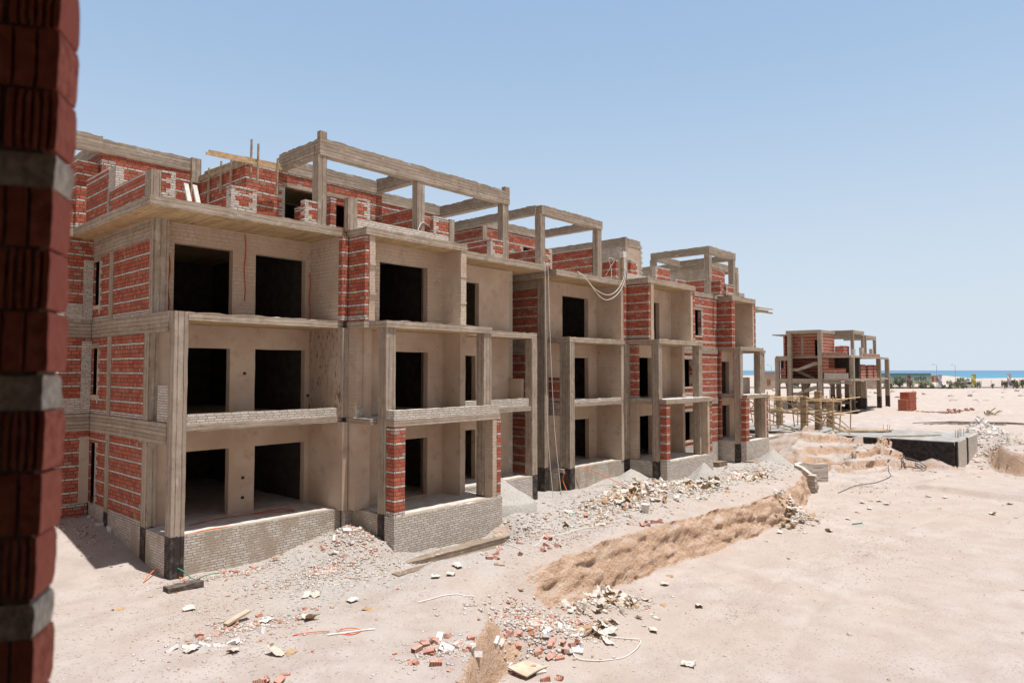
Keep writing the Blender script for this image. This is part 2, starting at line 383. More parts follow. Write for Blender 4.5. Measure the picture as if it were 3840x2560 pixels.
def pit_dist(x, y):
    shp = x.shape; best = np.full(shp, 1e9); wd = np.ones(shp); ins = np.zeros(shp, bool); n = len(PIT)
    for i in range(n):
        ax, ay, aw = PIT[i]; bx, by, bw = PIT[(i + 1) % n]
        dx, dy = bx - ax, by - ay; t = np.clip(((x - ax) * dx + (y - ay) * dy) / (dx * dx + dy * dy), 0, 1)
        d = np.hypot(x - ax - t * dx, y - ay - t * dy); k = d < best
        best = np.where(k, d, best); wd = np.where(k, aw + (bw - aw) * t, wd)
        c = ((ay > y) != (by > y)); xx = ax + (y - ay) * dx / (dy if dy else 1e-9); ins ^= c & (x < xx)
    return np.where(ins, best, -best), wd
def cone(x, y, cx, cy, r, h, e=1.0):
    d = np.hypot((x - cx), (y - cy) * e) / r; return h * np.clip(1 - d, 0, 1) ** 1.25
def H(x, y, fine=True):
    x = np.asarray(x, float); y = np.asarray(y, float)
    fd = x * math.cos(YAW) + y * math.sin(YAW); lat = x * math.sin(YAW) - y * math.cos(YAW)
    up = -1.17 + 0.16 * fbm(x / 5.5, y / 5.5, 3) + (0.05 + .10 * ss(13.8, 15.2, y) * ss(21, 19.5, y) * ss(8, 10, x)) * fbm(x / 1.1, y / 1.1, 5, 4)
    up = up + 0.85 * ss(20.5, 27, y) * ss(10.5, 8.2, x)
    up = up + cone(x, y, 13.3, 19.3, 2.6, 0.75) + cone(x, y, 13.9, 17.2, 1.4, 0.25)        # rubble in the corner of the first two bays
    up = up + cone(x, y, 19.9, 18.7, 2.4, 1.05) + cone(x, y, 27.8, 17.0, 4.2, 0.5) + cone(x, y, 32, 16, 4.0, 0.35) + cone(x, y, 29.8, 19.2, 2.5, 0.45)
    up = up + cone(x, y, 41, 16.8, 3.4, 0.4)
    far = ss(46, 60, x)
    up = up + .95 * ss(61.5, 64, x) * ss(84, 72, x) * np.clip(fbm(x / 5., y / 4., 93, 4) + .25, 0, 1)
    up = up + far * (0.15 + 0.55 * fbm(x / 7.0, y / 7.0, 9) * ss(250, 90, fd))
    up = up + 0.55 * ss(52, 54.5, x) * ss(8.2, 6.8, y) * ss(75, 60, x) + 0.1 * fbm(x / .9, y / .9, 19, 3) * ss(46, 52, x)
    up = up - 0.42 * ss(13.0, 13.6, x) * ss(19.6, 18.6, x) * ss(15.9, 16.3, y) * ss(17.9, 17.2, y)
    # rocky spoil before the road
    up = up + ss(130, 150, fd) * ss(205, 175, fd) * 1.2 * np.clip(fbm(x / 6., y / 6., 31, 4) + .15, 0, 1)
    d, wd = pit_dist(x + 0.30 * fbm(x / 1.6, y / 1.6, 41, 4), y + 0.26 * fbm(x / 2.3, y / 2.3, 43, 5) + 0.10 * fbm(x / .28, y / .28, 47, 2))
    floor = -2.6 + 0.62 * ss(28, 52, x) + 0.10 * fbm(x / 7, y / 7, 51, 3) + 0.02 * fbm(x / .8, y / .8, 53, 3)
    for a_ in (0, 1.75):
        floor = floor - .035 * np.exp(-((y - (5.2 + a_ + 2.4 * np.sin((x - 12) / 8.5))) / .16) ** 2) - .03 * np.exp(-((y - (10.0 + a_ * .9 - (x - 22) * .28)) / .15) ** 2) * ss(20, 23, x)
    floor = floor + cone(x, y, 16.6, 11.9, 2.2, 0.6) + cone(x, y, 33.6, 12.1, 1.8, 0.45) + cone(x, y, 14.3, 11.3, 1.7, 0.5) + cone(x, y, 60.5, 9.0, 5.0, 0.7)
    # sandy rock ledges in front of the basement, stepping down to the pit floor
    top = np.interp(y, [8.6, 9.5, 11.8, 12.8, 13.4, 18, 20, 24], [-1.7, -1.2, -.8, -.5, .22, .22, -.5, -.9]); Ln = np.interp(y, [8.6, 10, 12, 14, 17, 20], [1.7, 2.2, 3.0, 4.6, 5.4, 5.6])
    t_ = (53.0 - x) / Ln + .62 * fbm(x / 2.6, y / 2.6, 81, 4) + .02 * fbm(x / .6, y / .6, 83, 3)
    sl = top + (-2.35 - top) * np.clip(t_, -.2, 1.15) + .10 * fbm(x / .8, y / .8, 85, 4)
    st_ = .66; q_ = sl / st_ + 1.2 * fbm(x / 3.6, y / 3.6, 87, 2); fl_ = np.floor(q_); ledge = (fl_ + ss(.46, .66, q_ - fl_) * .86 + .14 * (q_ - fl_)) * st_ - st_ * 1.2 * fbm(x / 3.6, y / 3.6, 87, 2)
    lm_ = .25 + .7 * ss(-.15, .2, fbm(x / 2.4, y / 2.4, 95, 2) + .1); sl = (1 - lm_) * sl + lm_ * ledge + .02 * fbm(x / .6, y / .6, 91, 3)
    floor = np.where((x > 44) & (x < 53.6) & (y > 8.2), np.maximum(floor, sl), floor)
    floor = floor + .28 * ss(-.12, .12, x - 44.6 + .9 * fbm(x / 3, y / 3, 89, 4)) * ss(10.2, 8.8, y) * ss(50, 46.5, x)
    k = ss(-1, 1, d / wd); k2 = np.clip(d / wd * .5 + .5, 0, 1)
    k = np.where(wd < .45, np.clip(k2 * .9 + .1 * ss(.2, .8, k2) + .05 * fbm(x / .5, y / .5, 49, 3) * ss(0, .1, k2) * ss(1, .9, k2), 0, 1), k)     # a ledge half way down the cut bank
    z = up * (1 - k) + floor * k
    # flat road belt, then dunes and beach
    z = z * (1 - ss(205, 222, fd)) + ss(205, 222, fd) * (-1.25)
    dune = ss(270, 330, fd) * (0.75 + 1.1 * fbm(x / 22, y / 22, 61, 4)) + 2.9 * ss(270, 325, fd) * ss(228, 196, lat) * ss(90, 150, lat) * (0.85 + .5 * fbm(x / 14, y / 14, 63, 4))
    z = z + dune * ss(520, 430, fd)
    z = z - 9 * ss(470, 640, fd)
    return z
def Hs(x, y): return float(H(np.array([x]), np.array([y]))[0])

def axis(lo, a, fine, b, mid, c, hi):
    v = list(np.arange(a, b, fine)) + list(np.arange(b, c, mid)); s = mid
    while v[-1] < hi: s *= 1.07; v.append(v[-1] + s)
    s = fine; u = a; pre = []
    while u > lo: s *= 1.08; u -= s; pre.append(u)
    return np.array(pre[::-1] + v)
gx = axis(-2600, 4.0, 0.11, 38.0, 0.22, 66.0, 3000)
gx = np.unique(np.round(np.concatenate([gx, np.arange(45.05, 53.6, .11)]), 4)); gx = gx[np.concatenate([[True], np.diff(gx) > .03])]; gy = axis(-2600, 7.0, 0.10, 21.0, 0.3, 30.0, 3000)
gy = np.unique(np.round(np.concatenate([gy, np.arange(9.4, 12.0, .05), np.arange(12.0, 14.3, .028)]), 4))
XX, YY = np.meshgrid(gx, gy, indexing='ij'); ZZ = H(XX, YY)
nx, ny = XX.shape
co = np.stack([XX, YY, ZZ], -1).reshape(-1, 3)
# rough sideways relief on the steep cut faces
gxz, gyz = np.gradient(ZZ, gx, gy); st = np.clip(np.hypot(gxz, gyz) - 0.7, 0, 2.0).reshape(-1) * 0.062 * np.where(co[:, 0] < 14.6, .22, 1.0)
co[:, 1] += st * (1.5 * fbm(co[:, 0] / 1.1, co[:, 2] / .24, 71, 4) + .5 * fbm(co[:, 0] / .24, co[:, 2] / .22, 75, 2)); co[:, 0] += st * .6 * fbm(co[:, 0] / .4 + 9, co[:, 2] / .2, 73, 3)
ii = np.arange(nx * ny).reshape(nx, ny)
qd = np.stack([ii[:-1, :-1], ii[1:, :-1], ii[1:, 1:], ii[:-1, 1:]], -1).reshape(-1, 4)
me = bpy.data.meshes.new('ground')
me.vertices.add(len(co)); me.vertices.foreach_set('co', co.astype(np.float32).ravel())
me.loops.add(qd.size); me.loops.foreach_set('vertex_index', qd.astype(np.int32).ravel())
me.polygons.add(len(qd)); me.polygons.foreach_set('loop_start', (np.arange(len(qd)) * 4).astype(np.int32))
me.polygons.foreach_set('use_smooth', np.ones(len(qd), bool)); me.update(calc_edges=True)

def ground_mat():
    g = G('desert_sand_and_rubble')
    big = g.noise(None, 0.13, 4); mid = g.noise(None, 0.9, 5, 0.6); fine = g.noise(None, 9, 5, 0.65); grit = g.noise(None, 60, 3, 0.7)
    c = g.mix(g.mr(mid, 0.3, 0.7), (0.385, 0.322, 0.286), (0.468, 0.411, 0.374)); c = g.mix(g.mr(big, 0.4, 0.65, 0, 0.6), c, (0.42, 0.350, 0.30))
    # grey builders' dust along the foot of the row
    foot = g.ma('MULTIPLY', g.mr(g.ma('ADD', g.y, g.ma('MULTIPLY', g.ma('SUBTRACT', mid, 0.5), 5.0)), 13.6, 16.4), g.ma('MULTIPLY', g.mr(g.x, 7.0, 11.5), g.mr(g.x, 50, 44)))
    foot = g.ma('MULTIPLY', foot, g.mr(g.z, -1.9, -1.4))
    c = g.mix(g.ma('MULTIPLY', foot, 0.85), c, g.mix(g.mr(fine, 0.35, 0.7), (0.33, 0.31, 0.285), (0.47, 0.445, 0.42)))
    # trodden / tracked darker patches
    trk = g.mr(g.noise(g.vs((0.28, 0.09, 1)), 1.0, 5, 0.65), 0.54, 0.70); c = g.mix(g.ma('MULTIPLY', trk, 0.35), c, (0.40, 0.30, 0.235))
    peb = g.mr(g.voro(None, 9.0), 0.13, 0.20); pk = g.mr(g.noise(None, 0.6, 3), 0.40, 0.58)
    pr_ = g.voro(None, 9.0, 'F1', 1)
    c = g.mix(g.ma('MULTIPLY', g.ma('SUBTRACT', 1.0, peb), g.ma('MULTIPLY', pk, 0.7)), c, g.mix(0.75, pr_, (0.40, 0.30, 0.235)))
    c = g.mix(g.mr(grit, 0.45, 0.75, 0, 0.22), c, (0.30, 0.22, 0.165))
    # cut earth: layered ochre on steep faces
    q = g.n.new('ShaderNodeSeparateXYZ'); g.l.new(g.geo.outputs['Normal'], q.inputs[0])
    lay = g.noise(g.vs((1.3, 1.3, 6)), 1.0, 4, 0.6)
    ear = g.mix(g.mr(lay, 0.3, 0.7), (0.50, 0.325, 0.215), (0.57, 0.42, 0.315))
    ear = g.mix(g.mr(g.noise(None, 3.2, 6, 0.7), 0.52, 0.70, 0, 0.45), ear, (0.41, 0.26, 0.165))
    stp = g.mr(g.ma('ADD', q.outputs[2], g.ma('MULTIPLY', g.ma('SUBTRACT', mid, 0.5), 0.3)), 0.76, 0.55)
    c = g.mix(stp, c, ear)
    h = g.ma('ADD', g.ma('ADD', g.ma('MULTIPLY', fine, 1.0), g.ma('MULTIPLY', g.ma('MULTIPLY', g.noise(None, 4.5, 6, 0.7), stp), 1.5)), g.ma('ADD', g.ma('MULTIPLY', grit, 0.35), g.ma('MULTIPLY', g.ma('SUBTRACT', 1.0, peb), g.ma('MULTIPLY', pk, 0.8))))
    return g.fin(c, 0.96, h, 0.06, 0.9, 0.1)
M.ground = ground_mat(); me.materials.append(M.ground)
ground = bpy.data.objects.new('ground', me); COL.objects.link(ground); tag(ground, kind='structure')

# sea
g = G('sea_water'); wv = g.noise(g.vs((0.035, 0.035, 1)), 1.0, 5, 0.65); dep = g.mr(g.ma('ADD', g.ma('MULTIPLY', g.x, math.cos(YAW)), g.ma('MULTIPLY', g.y, math.sin(YAW))), 600, 2600)
c = g.mix(dep, (0.075, 0.225, 0.305), (0.095, 0.185, 0.285)); c = g.mix(g.mr(wv, 0.45, 0.7, 0, 0.4), c, (0.04, 0.14, 0.235))
c = g.mix(g.mr(g.noise(g.vs((0.05, 0.05, 1)), 1.7, 6, 0.75), 0.70, 0.73), c, (0.75, 0.78, 0.78))
M.sea = g.fin(c, 0.55, wv, 0.3, 0.5, 0.15)
mb = MB(); o_ = [Vector((0, 0, 0)) + FW * a + RT * b for a, b in ((380, -9000), (380, 9000), (30000, 40000), (30000, -40000))]
mb.add([(p.x, p.y, -4.3) for p in o_], [(0, 1, 2, 3)])
tag(mb.obj('sea', M.sea), kind='structure')
# road
def pos(fd, lat, z=0.0): return (fd * math.cos(YAW) + lat * math.sin(YAW), fd * math.sin(YAW) - lat * math.cos(YAW), z)
M.asphalt = simple('worn_asphalt', (0.10, 0.095, 0.09), (0.17, 0.155, 0.145), 2, 0.9, 0.004)
mb = MB(); mb.add([pos(229, -150, -1.22), pos(229, 420, -1.22), pos(240, 420, -1.22), pos(240, -150, -1.22)], [(0, 1, 2, 3)])
tag(mb.obj('road', M.asphalt), kind='structure')
M.kerb = simple('kerb_concrete', (0.45, 0.42, 0.39), (0.55, 0.52, 0.48), 3, 0.9, 0.004)
mb = MB()
for f in (228.6, 240.0): mb.beam(pos(f, -150, -1.18), pos(f, 420, -1.18), 0.4, 0.26, 6, 0.01)
tag(mb.obj('kerb', M.kerb), kind='structure')

# ------------------------------------------------------------------ the buildings
M.top = simple('pale_slab_top', (0.40, 0.37, 0.335), (0.56, 0.53, 0.49), 3, .95, .006)  # upward slab faces, paler than edges and soffits
class B:
    """one building: an Empty and its parts"""
    def __init__(s, name, label, loc): s.r = thing(name, label, 'building', loc, None)
    def box(s, n, m, *a, **k):
        mb = MB(); mb.box(*a, **k); return mb.obj(n, m, s.r)
    def wall(s, n, m, *a, **k):
        mb = MB(); mb.wall(*a, **k); return mb.obj(n, m, s.r)
    def col(s, *a, n='column', m=None): return s.box(n, m or M.col, *a, seg=0.3, amp=0.012, fr=2.6)
    def beam(s, *a, n='beam', top=0.0, seg=0.25): return s.box(n, M.beam, *a, seg=seg, amp=0.014, top=top, fr=2.2)
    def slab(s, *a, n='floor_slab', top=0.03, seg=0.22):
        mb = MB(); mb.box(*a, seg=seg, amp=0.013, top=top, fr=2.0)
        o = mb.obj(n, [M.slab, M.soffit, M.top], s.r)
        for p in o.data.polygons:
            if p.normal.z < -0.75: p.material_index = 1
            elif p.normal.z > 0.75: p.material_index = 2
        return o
    def quoin(s, *a):
        mb = MB(); mb.quoin(*a); return mb.obj('white_quoin', M.white, s.r)
BR, WH, PL = 'brick_wall', 'white_brick_wall', 'rendered_wall'

A = B('unfinished_building', 'nearest bare brick and concrete apartment block with deep double balconies, left end of row', (8, 20.1, -1.2))
# columns
A.col(8.0, 8.38, 20.1, 20.5, -1.8, 6.385); A.col(13.9, 14.29, 18.1, 18.5, -2.0, 6.1); A.col(18.46, 18.87, 18.1, 18.5, -2.0, 6.1); A.col(23.46, 23.85, 20.0, 20.4, -1.9, 6.13)
A.col(7.985, 8.43, 21.72, 22.0, 6.4, 9.3); A.col(7.985, 8.27, 21.9, 22.3, -1.6, 2.6); A.col(7.985, 8.27, 21.9, 22.3, 3.2, 5.83)
for a, b in ((-1.6, 2.6), (3.2, 5.83), (6.4, 8.66)): A.col(7.985, 8.24, 25.15, 25.52, a, b)
# floors
A.slab(8.3, 23.4, 22.0, 30, -0.2, 0.0, seg=0.8, n='ground_floor_slab'); A.slab(8.03, 13.45, 20.4, 22, -0.25, -0.01, n='terrace_floor'); A.slab(14.05, 18.85, 17.86, 22, -0.25, -0.02, n='terrace_floor'); A.slab(18.95, 23.4, 20.24, 22, -0.25, -0.01, n='terrace_floor')
for z in (2.95, 6.15): A.slab(8.04, 23.4, 22.0, 30, z, z + 0.25, seg=0.7, top=0); A.slab(13.66, 18.9, 20.02, 22.0, z, z + 0.245, seg=0.5, top=0)
A.slab(8.39, 13.62, 20.12, 22, 2.94, 3.15); A.slab(13.92, 18.93, 17.7, 20.02, 2.88, 3.09); A.slab(18.94, 23.45, 20.02, 22, 2.9, 3.1)
A.slab(8.39, 13.66, 20.11, 22, 6.14, 6.38, top=0.05); A.slab(13.87, 18.87, 18.06, 20.02, 6.1, 6.345, top=0.05); A.slab(18.88, 23.83, 20.0, 22, 6.13, 6.37, top=0.05)
A.slab(13.66, 13.9, 18.6, 20.02, 2.9, 3.1); A.slab(13.67, 13.88, 19.0, 20.02, 6.12, 6.35)
# roof slabs
A.slab(7.27, 13.67, 20.1, 31, 9.3, 9.58, n='roof_slab', top=0.035); A.slab(3.0, 7.27, 26.9, 31, 9.3, 9.58, n='roof_slab')
A.slab(13.69, 18.4, 18.95, 31, 9.27, 9.53, n='roof_slab', top=0.035); A.slab(18.4, 24.6, 20.1, 31, 9.3, 9.58, n='roof_slab', top=0.035)
# left end
A.beam(7.97, 8.25, 20.5, 28, 2.58, 3.19, top=0.02); A.beam(7.97, 8.25, 20.5, 28, 5.82, 6.4, top=0.02); A.beam(7.985, 8.25, 22.0, 28, 8.66, 9.3)
A.wall(WH, M.whitemud, 'x', 8.0, .25, 22.3, 25.15, -1.9, 0.0); A.wall(WH, M.whitemud, 'x', 8.0, .25, 20.5, 21.9, -1.9, -0.02); A.wall(WH, M.whitemud, 'x', 8.0, .25, 25.5, 27.1, -1.6, 0.1)
op = [(26.55, 27.08, 0.1, 2.2)]; A.wall(BR, M.brick_head, 'x', 8.005, .24, 22.3, 25.15, 0, 2.58); A.wall(BR, M.brick_head, 'x', 8.005, .05, 25.52, 28, 0.1, 2.58, op)
for z0, z1, wz in ((3.19, 5.82, (3.85, 5.46)), (6.4, 8.66, (6.95, 8.5))):
    A.wall(BR, M.brick_head, 'x', 8.005, .24, 22.0 if z0 > 6 else 22.3, 25.15, z0, z1); A.wall(BR, M.brick_head, 'x', 8.005, .05, 25.52, 28, z0, z1, [(26.55, 27.08, wz[0], wz[1])])
    A.quoin('x', 8.005, .05, 26.55, -1, wz[0] - .3, wz[1]); A.wall(WH, M.white, 'y', 27.12, .2, 7.69, 7.99, z0 + .02, z1 - .1)
    A.box('lintel', M.beam, 7.985, 8.06, 26.4, 27.1, wz[1], wz[1] + .16); A.box('window_sill', M.plaster, 7.975, 8.06, 26.4, 27.1, wz[0] - .13, wz[0])
A.quoin('x', 8.005, .05, 26.55, -1, 0.1, 2.2); A.wall(PL, M.plaster, 'y', 27.12, .2, 7.69, 7.99, 0.1, 2.4)
A.wall(BR, M.brick, 'y', 27.15, .25, 3.0, 7.98, -1.6, 9.3); A.beam(3.0, 7.95, 27.08, 27.3, 2.6, 3.19); A.beam(3.0, 7.95, 27.08, 27.3, 5.82, 6.4); A.wall(WH, M.white, 'y', 27.13, .2, 3.0, 7.68, 6.42, 7.0); A.wall(WH, M.white, 'y', 27.13, .2, 3.0, 7.68, 3.2, 3.75)
A.wall(WH, M.white, 'x', 8.03, .2, 20.52, 21.3, 3.19, 4.25)
# bay one
D1 = {0: [(8.72, 10.55, 0, 2.16), (11.43, 13.3, 0, 2.16)], 3.2: [(8.72, 10.53, 3.2, 5.41), (11.4, 13.28, 3.2, 5.41)], 6.4: [(8.7, 10.57, 6.4, 8.66), (11.37, 13.26, 6.4, 8.64)]}
for z, d in D1.items():
    x0 = 8.28 if z < 6 else 8.43
    A.wall(PL, M.rplaster if z > 6 else M.plaster, 'y', 22.0, .25, x0, 13.46, z, {0: 2.94, 3.2: 6.14, 6.4: 9.3}[z], d, seg=.35, amp=.01)
A.wall(WH, M.whitemud, 'y', 20.17, .24, 8.38, 13.62, -1.9, 0.0, top=.02, seg=.25); A.wall(WH, M.white, 'y', 20.14, .16, 8.4, 13.6, 3.15, 3.43, seg=.2, top=.02)
A.box(PL, M.plaster, 13.45, 13.66, 19.86, 22, -.02, 2.94); A.box(PL, M.scratch, 13.45, 13.6, 20.0, 22, 3.15, 6.14); A.box(PL, M.rplaster, 13.45, 13.66, 20.16, 22, 6.38, 9.3)
A.box('nib_or_dark_filler', M.col, 13.46, 13.7, 19.93, 20.0, 3.1, 6.14, seg=.3, amp=.01); A.box(BR, M.brick_clean, 13.42, 13.655, 19.95, 20.16, 6.38, 9.3)
# bay two
A.box(PL, M.plaster, 13.69, 14.31, 19.5, 20.02, 0, 2.9); A.box(PL, M.rplaster, 13.7, 14.0, 19.5, 20.02, 3.09, 6.12); A.box(PL, M.plaster, 14.0, 14.31, 19.46, 20.02, 3.09, 6.12)
A.wall(WH, M.white, 'y', 19.44, .06, 13.72, 13.98, 3.09, 3.4)
A.box(BR, M.brick_clean, 13.695, 13.86, 19.02, 20.02, 6.36, 9.27); A.box(PL, M.rplaster, 13.86, 14.09, 18.99, 20.02, 6.36, 9.27, seg=.2, amp=.016)
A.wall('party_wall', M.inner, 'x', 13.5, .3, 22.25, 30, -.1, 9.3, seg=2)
for z, zt, d in ((0, 2.9, (15.05, 17.33, 0, 2.15)), (3.2, 6.14, (15.05, 17.33, 3.2, 5.38)), (6.4, 9.28, (15.04, 17.3, 6.4, 8.62))):
    A.wall(PL, M.rplaster if z > 6 else M.plaster, 'y', 20.0, .25, 14.08 if z > 6 else 14.3, 18.1, z - .06, zt, [d], seg=.35, amp=.01)
    A.box(PL, M.plaster, 18.1, 18.36, 19.0, 21.3, z - .05, zt, seg=.3, amp=.01); A.wall(PL, M.plaster, 'y', 21.3, .25, 18.36, 23.36, z - .04, zt, [(19.5, 21.2 if z < 6 else 21.4, z, z + 2.13)])
    A.wall('party_wall', M.inner, 'x', 18.2, .2, 21.55, 30, z, zt, seg=2)
A.box(PL, M.rplaster, 18.08, 18.37, 18.97, 19.2, 6.36, 9.27, seg=.2, amp=.016)
for x in (14.1, 18.05):
    for z in (7.25, 8.25): A.box('mortar_band', M.plaster, x - .24 if x < 15 else x + .02, x - .0 if x < 15 else x + .33, 18.95, 19.0, z, z + .06, seg=.1, amp=.008)
A.wall(WH, M.white, 'y', 17.6, .25, 13.88, 18.93, -2.2, 0.0, top=.03, seg=.25); A.wall(WH, M.white, 'x', 13.88, .22, 17.85, 18.1, -2.2, 0.0); A.wall(WH, M.whitemud, 'y', 19.9, .2, 13.6, 14.1, -2.0, -.012); A.box('nib_or_dark_filler', M.inner, 13.6, 13.72, 20.0, 20.3, -1.5, 9.3, amp=0, seg=3); A.wall(WH, M.whitemud, 'x', 13.9, .2, 18.5, 19.9, -2.0, -.01, top=.02)  # strip in the inner material is a dark filler painting shade into the joint
A.wall(WH, M.white, 'x', 18.7, .22, 17.85, 20.2, -2.0, -.03)
A.wall(WH, M.white, 'y', 17.73, .16, 13.94, 18.9, 3.09, 3.4, seg=.2, top=.02); A.wall(WH, M.white, 'x', 13.94, .16, 17.89, 18.1, 3.09, 3.4)
A.box('brick_pier', M.brick_clean, 13.92, 14.36, 17.66, 18.08, 0.0, 2.86); A.box('brick_pier', M.brick_clean, 18.72, 18.92, 17.66, 18.08, -.02, 2.86); A.box(PL, M.rplaster, 18.5, 18.72, 17.68, 18.09, -.02, 2.86)
# bay three
A.wall(WH, M.white, 'y', 19.97, .24, 18.93, 23.46, -2.0, 0.0, top=.02); A.wall(WH, M.white, 'y', 20.05, .15, 18.95, 23.3, 3.1, 3.45, seg=.2, top=.02)
A.box(PL, M.plaster, 23.34, 23.5, 20.5, 21.6, 3.1, 4.32); A.wall('end_wall', M.grey_block, 'x', 23.36, .25, 21.3, 30, -1.8, 9.3, seg=1)
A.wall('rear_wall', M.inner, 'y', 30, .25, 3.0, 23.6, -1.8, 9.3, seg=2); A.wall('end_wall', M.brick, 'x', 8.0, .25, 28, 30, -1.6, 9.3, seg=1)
A.box('footing', M.footing, 13.5, 18.9, 17.12, 17.6, -1.95, -1.36, seg=.25, amp=.02)
for x, y, z0, z1 in ((10.98, 21.985, 7.0, 9.25), (8.55, 21.99, 6.45, 8.3), (13.38, 21.9, 6.5, 8.2), (14.3, 19.985, 7.2, 8.4), (14.32, 19.98, 4.4, 4.9)):
    mb = MB(); mb.tube([(x + .03 * math.sin(k * 1.7), y - .01, z0 + (z1 - z0) * k / 6) for k in range(7)], .016); mb.obj('conduit', M.redpipe, A.r)
for x, z in ((10.98, 4.55), (10.98, 1.1), (10.98, .45), (13.36, 3.75), (14.2, 3.6), (14.2, .9)): A.box('socket_box', M.bitumen, x, x + .1, 21.985 if x < 13.8 else 19.97, 22.0 if x < 13.8 else 20.02, z, z + .09, amp=0)

def parapet(b, ax, at, th, u0, u1, z0, z1, q0=False, q1=False, cap=True, m=None):
    mb = MB(); mb.wall(ax, at, th, u0, u1, z0, z1, top=.01, seg=.5)
    o = mb.obj('parapet', m or M.brick_clean, b.r)
    if cap:
        c = MB(); k = u0
        while k < u1 - .05:
            e = min(k + .245, u1); c._w(ax, at - .008, th + .016, k, e, z1 + .002, z1 + .066 + .006 * math.sin(k * 9), 9, .004, 0, 0); k = e + .012
        child(c.obj('coping', M.white), b.r)
    if q0: b.quoin(ax, at, th, u0, 1, z0, z1)
    if q1: b.quoin(ax, at, th, u1, -1, z0, z1)
    return o
# roof of the first building
ZR = 9.575
parapet(A, 'x', 7.5, .2, 20.75, 24.05, ZR, 10.38); parapet(A, 'x', 7.5, .2, 24.2, 26.4, ZR, 11.14); A.wall(WH, M.white, 'x', 7.49, .24, 23.55, 24.2, 10.36, 11.14)
A.col(7.46, 7.62, 24.05, 24.2, ZR, 10.4, m=M.colr, n='roof_post'); A.col(7.36, 7.62, 20.28, 20.75, ZR, 10.36, m=M.colr, n='roof_post')
parapet(A, 'y', 20.3, .22, 7.64, 8.02, ZR, 10.32, q1=True); parapet(A, 'y', 26.9, .22, 3.0, 7.5, ZR, 10.52)
parapet(A, 'y', 20.22, .3, 9.62, 10.45, ZR, 10.27, q0=True, q1=True)
def room(b, x0, x1, y0, y1, zb, zt, zr, ops=(), m=None, lops=(), fx=None, side=None):
    b.wall('roof_room_wall', m or M.brick_clean, 'y', y0, .24, x0, x1, zb, zt, ops, seg=.6); b.wall('roof_room_wall', m or M.brick_clean, 'x', x0 + .004, .24, y0 + .24, y1, zb, zt, lops, seg=.6)
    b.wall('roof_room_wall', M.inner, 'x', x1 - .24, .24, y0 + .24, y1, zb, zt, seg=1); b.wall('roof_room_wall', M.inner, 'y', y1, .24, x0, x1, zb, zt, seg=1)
    b.beam(x0 - .03 if fx is None else fx, x1 + .03, y0 - .03, y0 + .27, zt, zr, n='ring_beam', top=.06, seg=.16); b.beam(x0 - .03, x0 + .27, y0 + .27 if fx is None else y0 - .02, y1, zt, side or zr, n='ring_beam', top=.06, seg=.2)
    b.slab(x0 + .2, x1, y0 + .2, y1 + .2, zt + .05, (side or zr) - .08, n='roof_room_ceiling', seg=.8)
room(A, 8.0, 11.38, 26.6, 30.5, ZR, 12.3, 12.8); A.box(BR, M.brick_clean, 7.3, 7.95, 26.75, 27.0, ZR, 11.95); A.wall(BR, M.brick_clean, 'x', 7.3, .24, 27.0, 30, ZR, 11.95); A.beam(4.5, 8.0, 26.5, 26.85, 12.3, 12.86, n='ring_beam', top=.08, seg=.14)
A.col(11.05, 11.42, 26.5, 26.95, 11.9, 12.84, m=M.colr, n='roof_post')
room(A, 11.4, 17.3, 22.9, 27.2, ZR, 11.95, 12.47, [(12.92, 14.55, ZR, 11.42), (14.75, 16.0, 10.3, 11.2)], fx=12.72, side=12.19)
room(A, 17.32, 22.0, 24.5, 30, ZR, 12.1, 12.58)
A.quoin('y', 22.9, .24, 12.92, -1, ZR, 11.4); A.box('lintel', M.beam, 12.8, 16.2, 22.87, 23.1, 11.42, 11.56, seg=.3, amp=.01)
for x in (12.65, 17.03, 21.88): A.col(x, x + .36, 20.3, 20.62, ZR, 12.02, m=M.colr, n='pergola_post')
A.beam(12.72, 22.3, 20.28, 20.62, 12.02, 12.6, n='pergola_beam', top=.07, seg=.14)
for x, y1 in ((12.7, 22.95), (17.05, 22.95), (21.92, 24.5)): A.beam(x, x + .32, 20.62, y1, 12.04, 12.56, n='pergola_beam', top=.07, seg=.14)
A.col(12.74, 13.0, 20.3, 20.5, 12.58, 12.86, m=M.colr, n='beam_stub'); A.col(22.0, 22.3, 20.3, 20.5, 12.58, 12.78, m=M.colr, n='beam_stub')
parapet(A, 'x', 13.3, .22, 20.5, 22.88, ZR, 10.62); parapet(A, 'y', 20.25, .25, 12.15, 12.62, ZR, 10.3, q0=True)
A.col(13.58, 13.94, 19.84, 20.1, 9.5, 10.64, m=M.colr, n='roof_post'); A.wall(WH, M.white, 'y', 19.9, .2, 13.94, 18.3, 9.52, 9.98); parapet(A, 'y', 19.9, .2, 13.95, 14.52, 9.98, 10.64, q1=True)
parapet(A, 'y', 19.9, .2, 17.5, 18.3, 9.98, 10.6, q0=True); A.col(18.31, 18.56, 19.85, 20.1, 9.56, 10.66, m=M.colr, n='roof_post'); parapet(A, 'x', 17.1, .22, 20.62, 22.9, ZR, 10.98); parapet(A, 'y', 20.9, .2, 17.4, 18.3, ZR, 10.5)
parapet(A, 'y', 20.3, .22, 21.1, 21.87, ZR, 10.28, q0=True); parapet(A, 'x', 21.15, .2, 20.52, 24.4, ZR, 10.3)

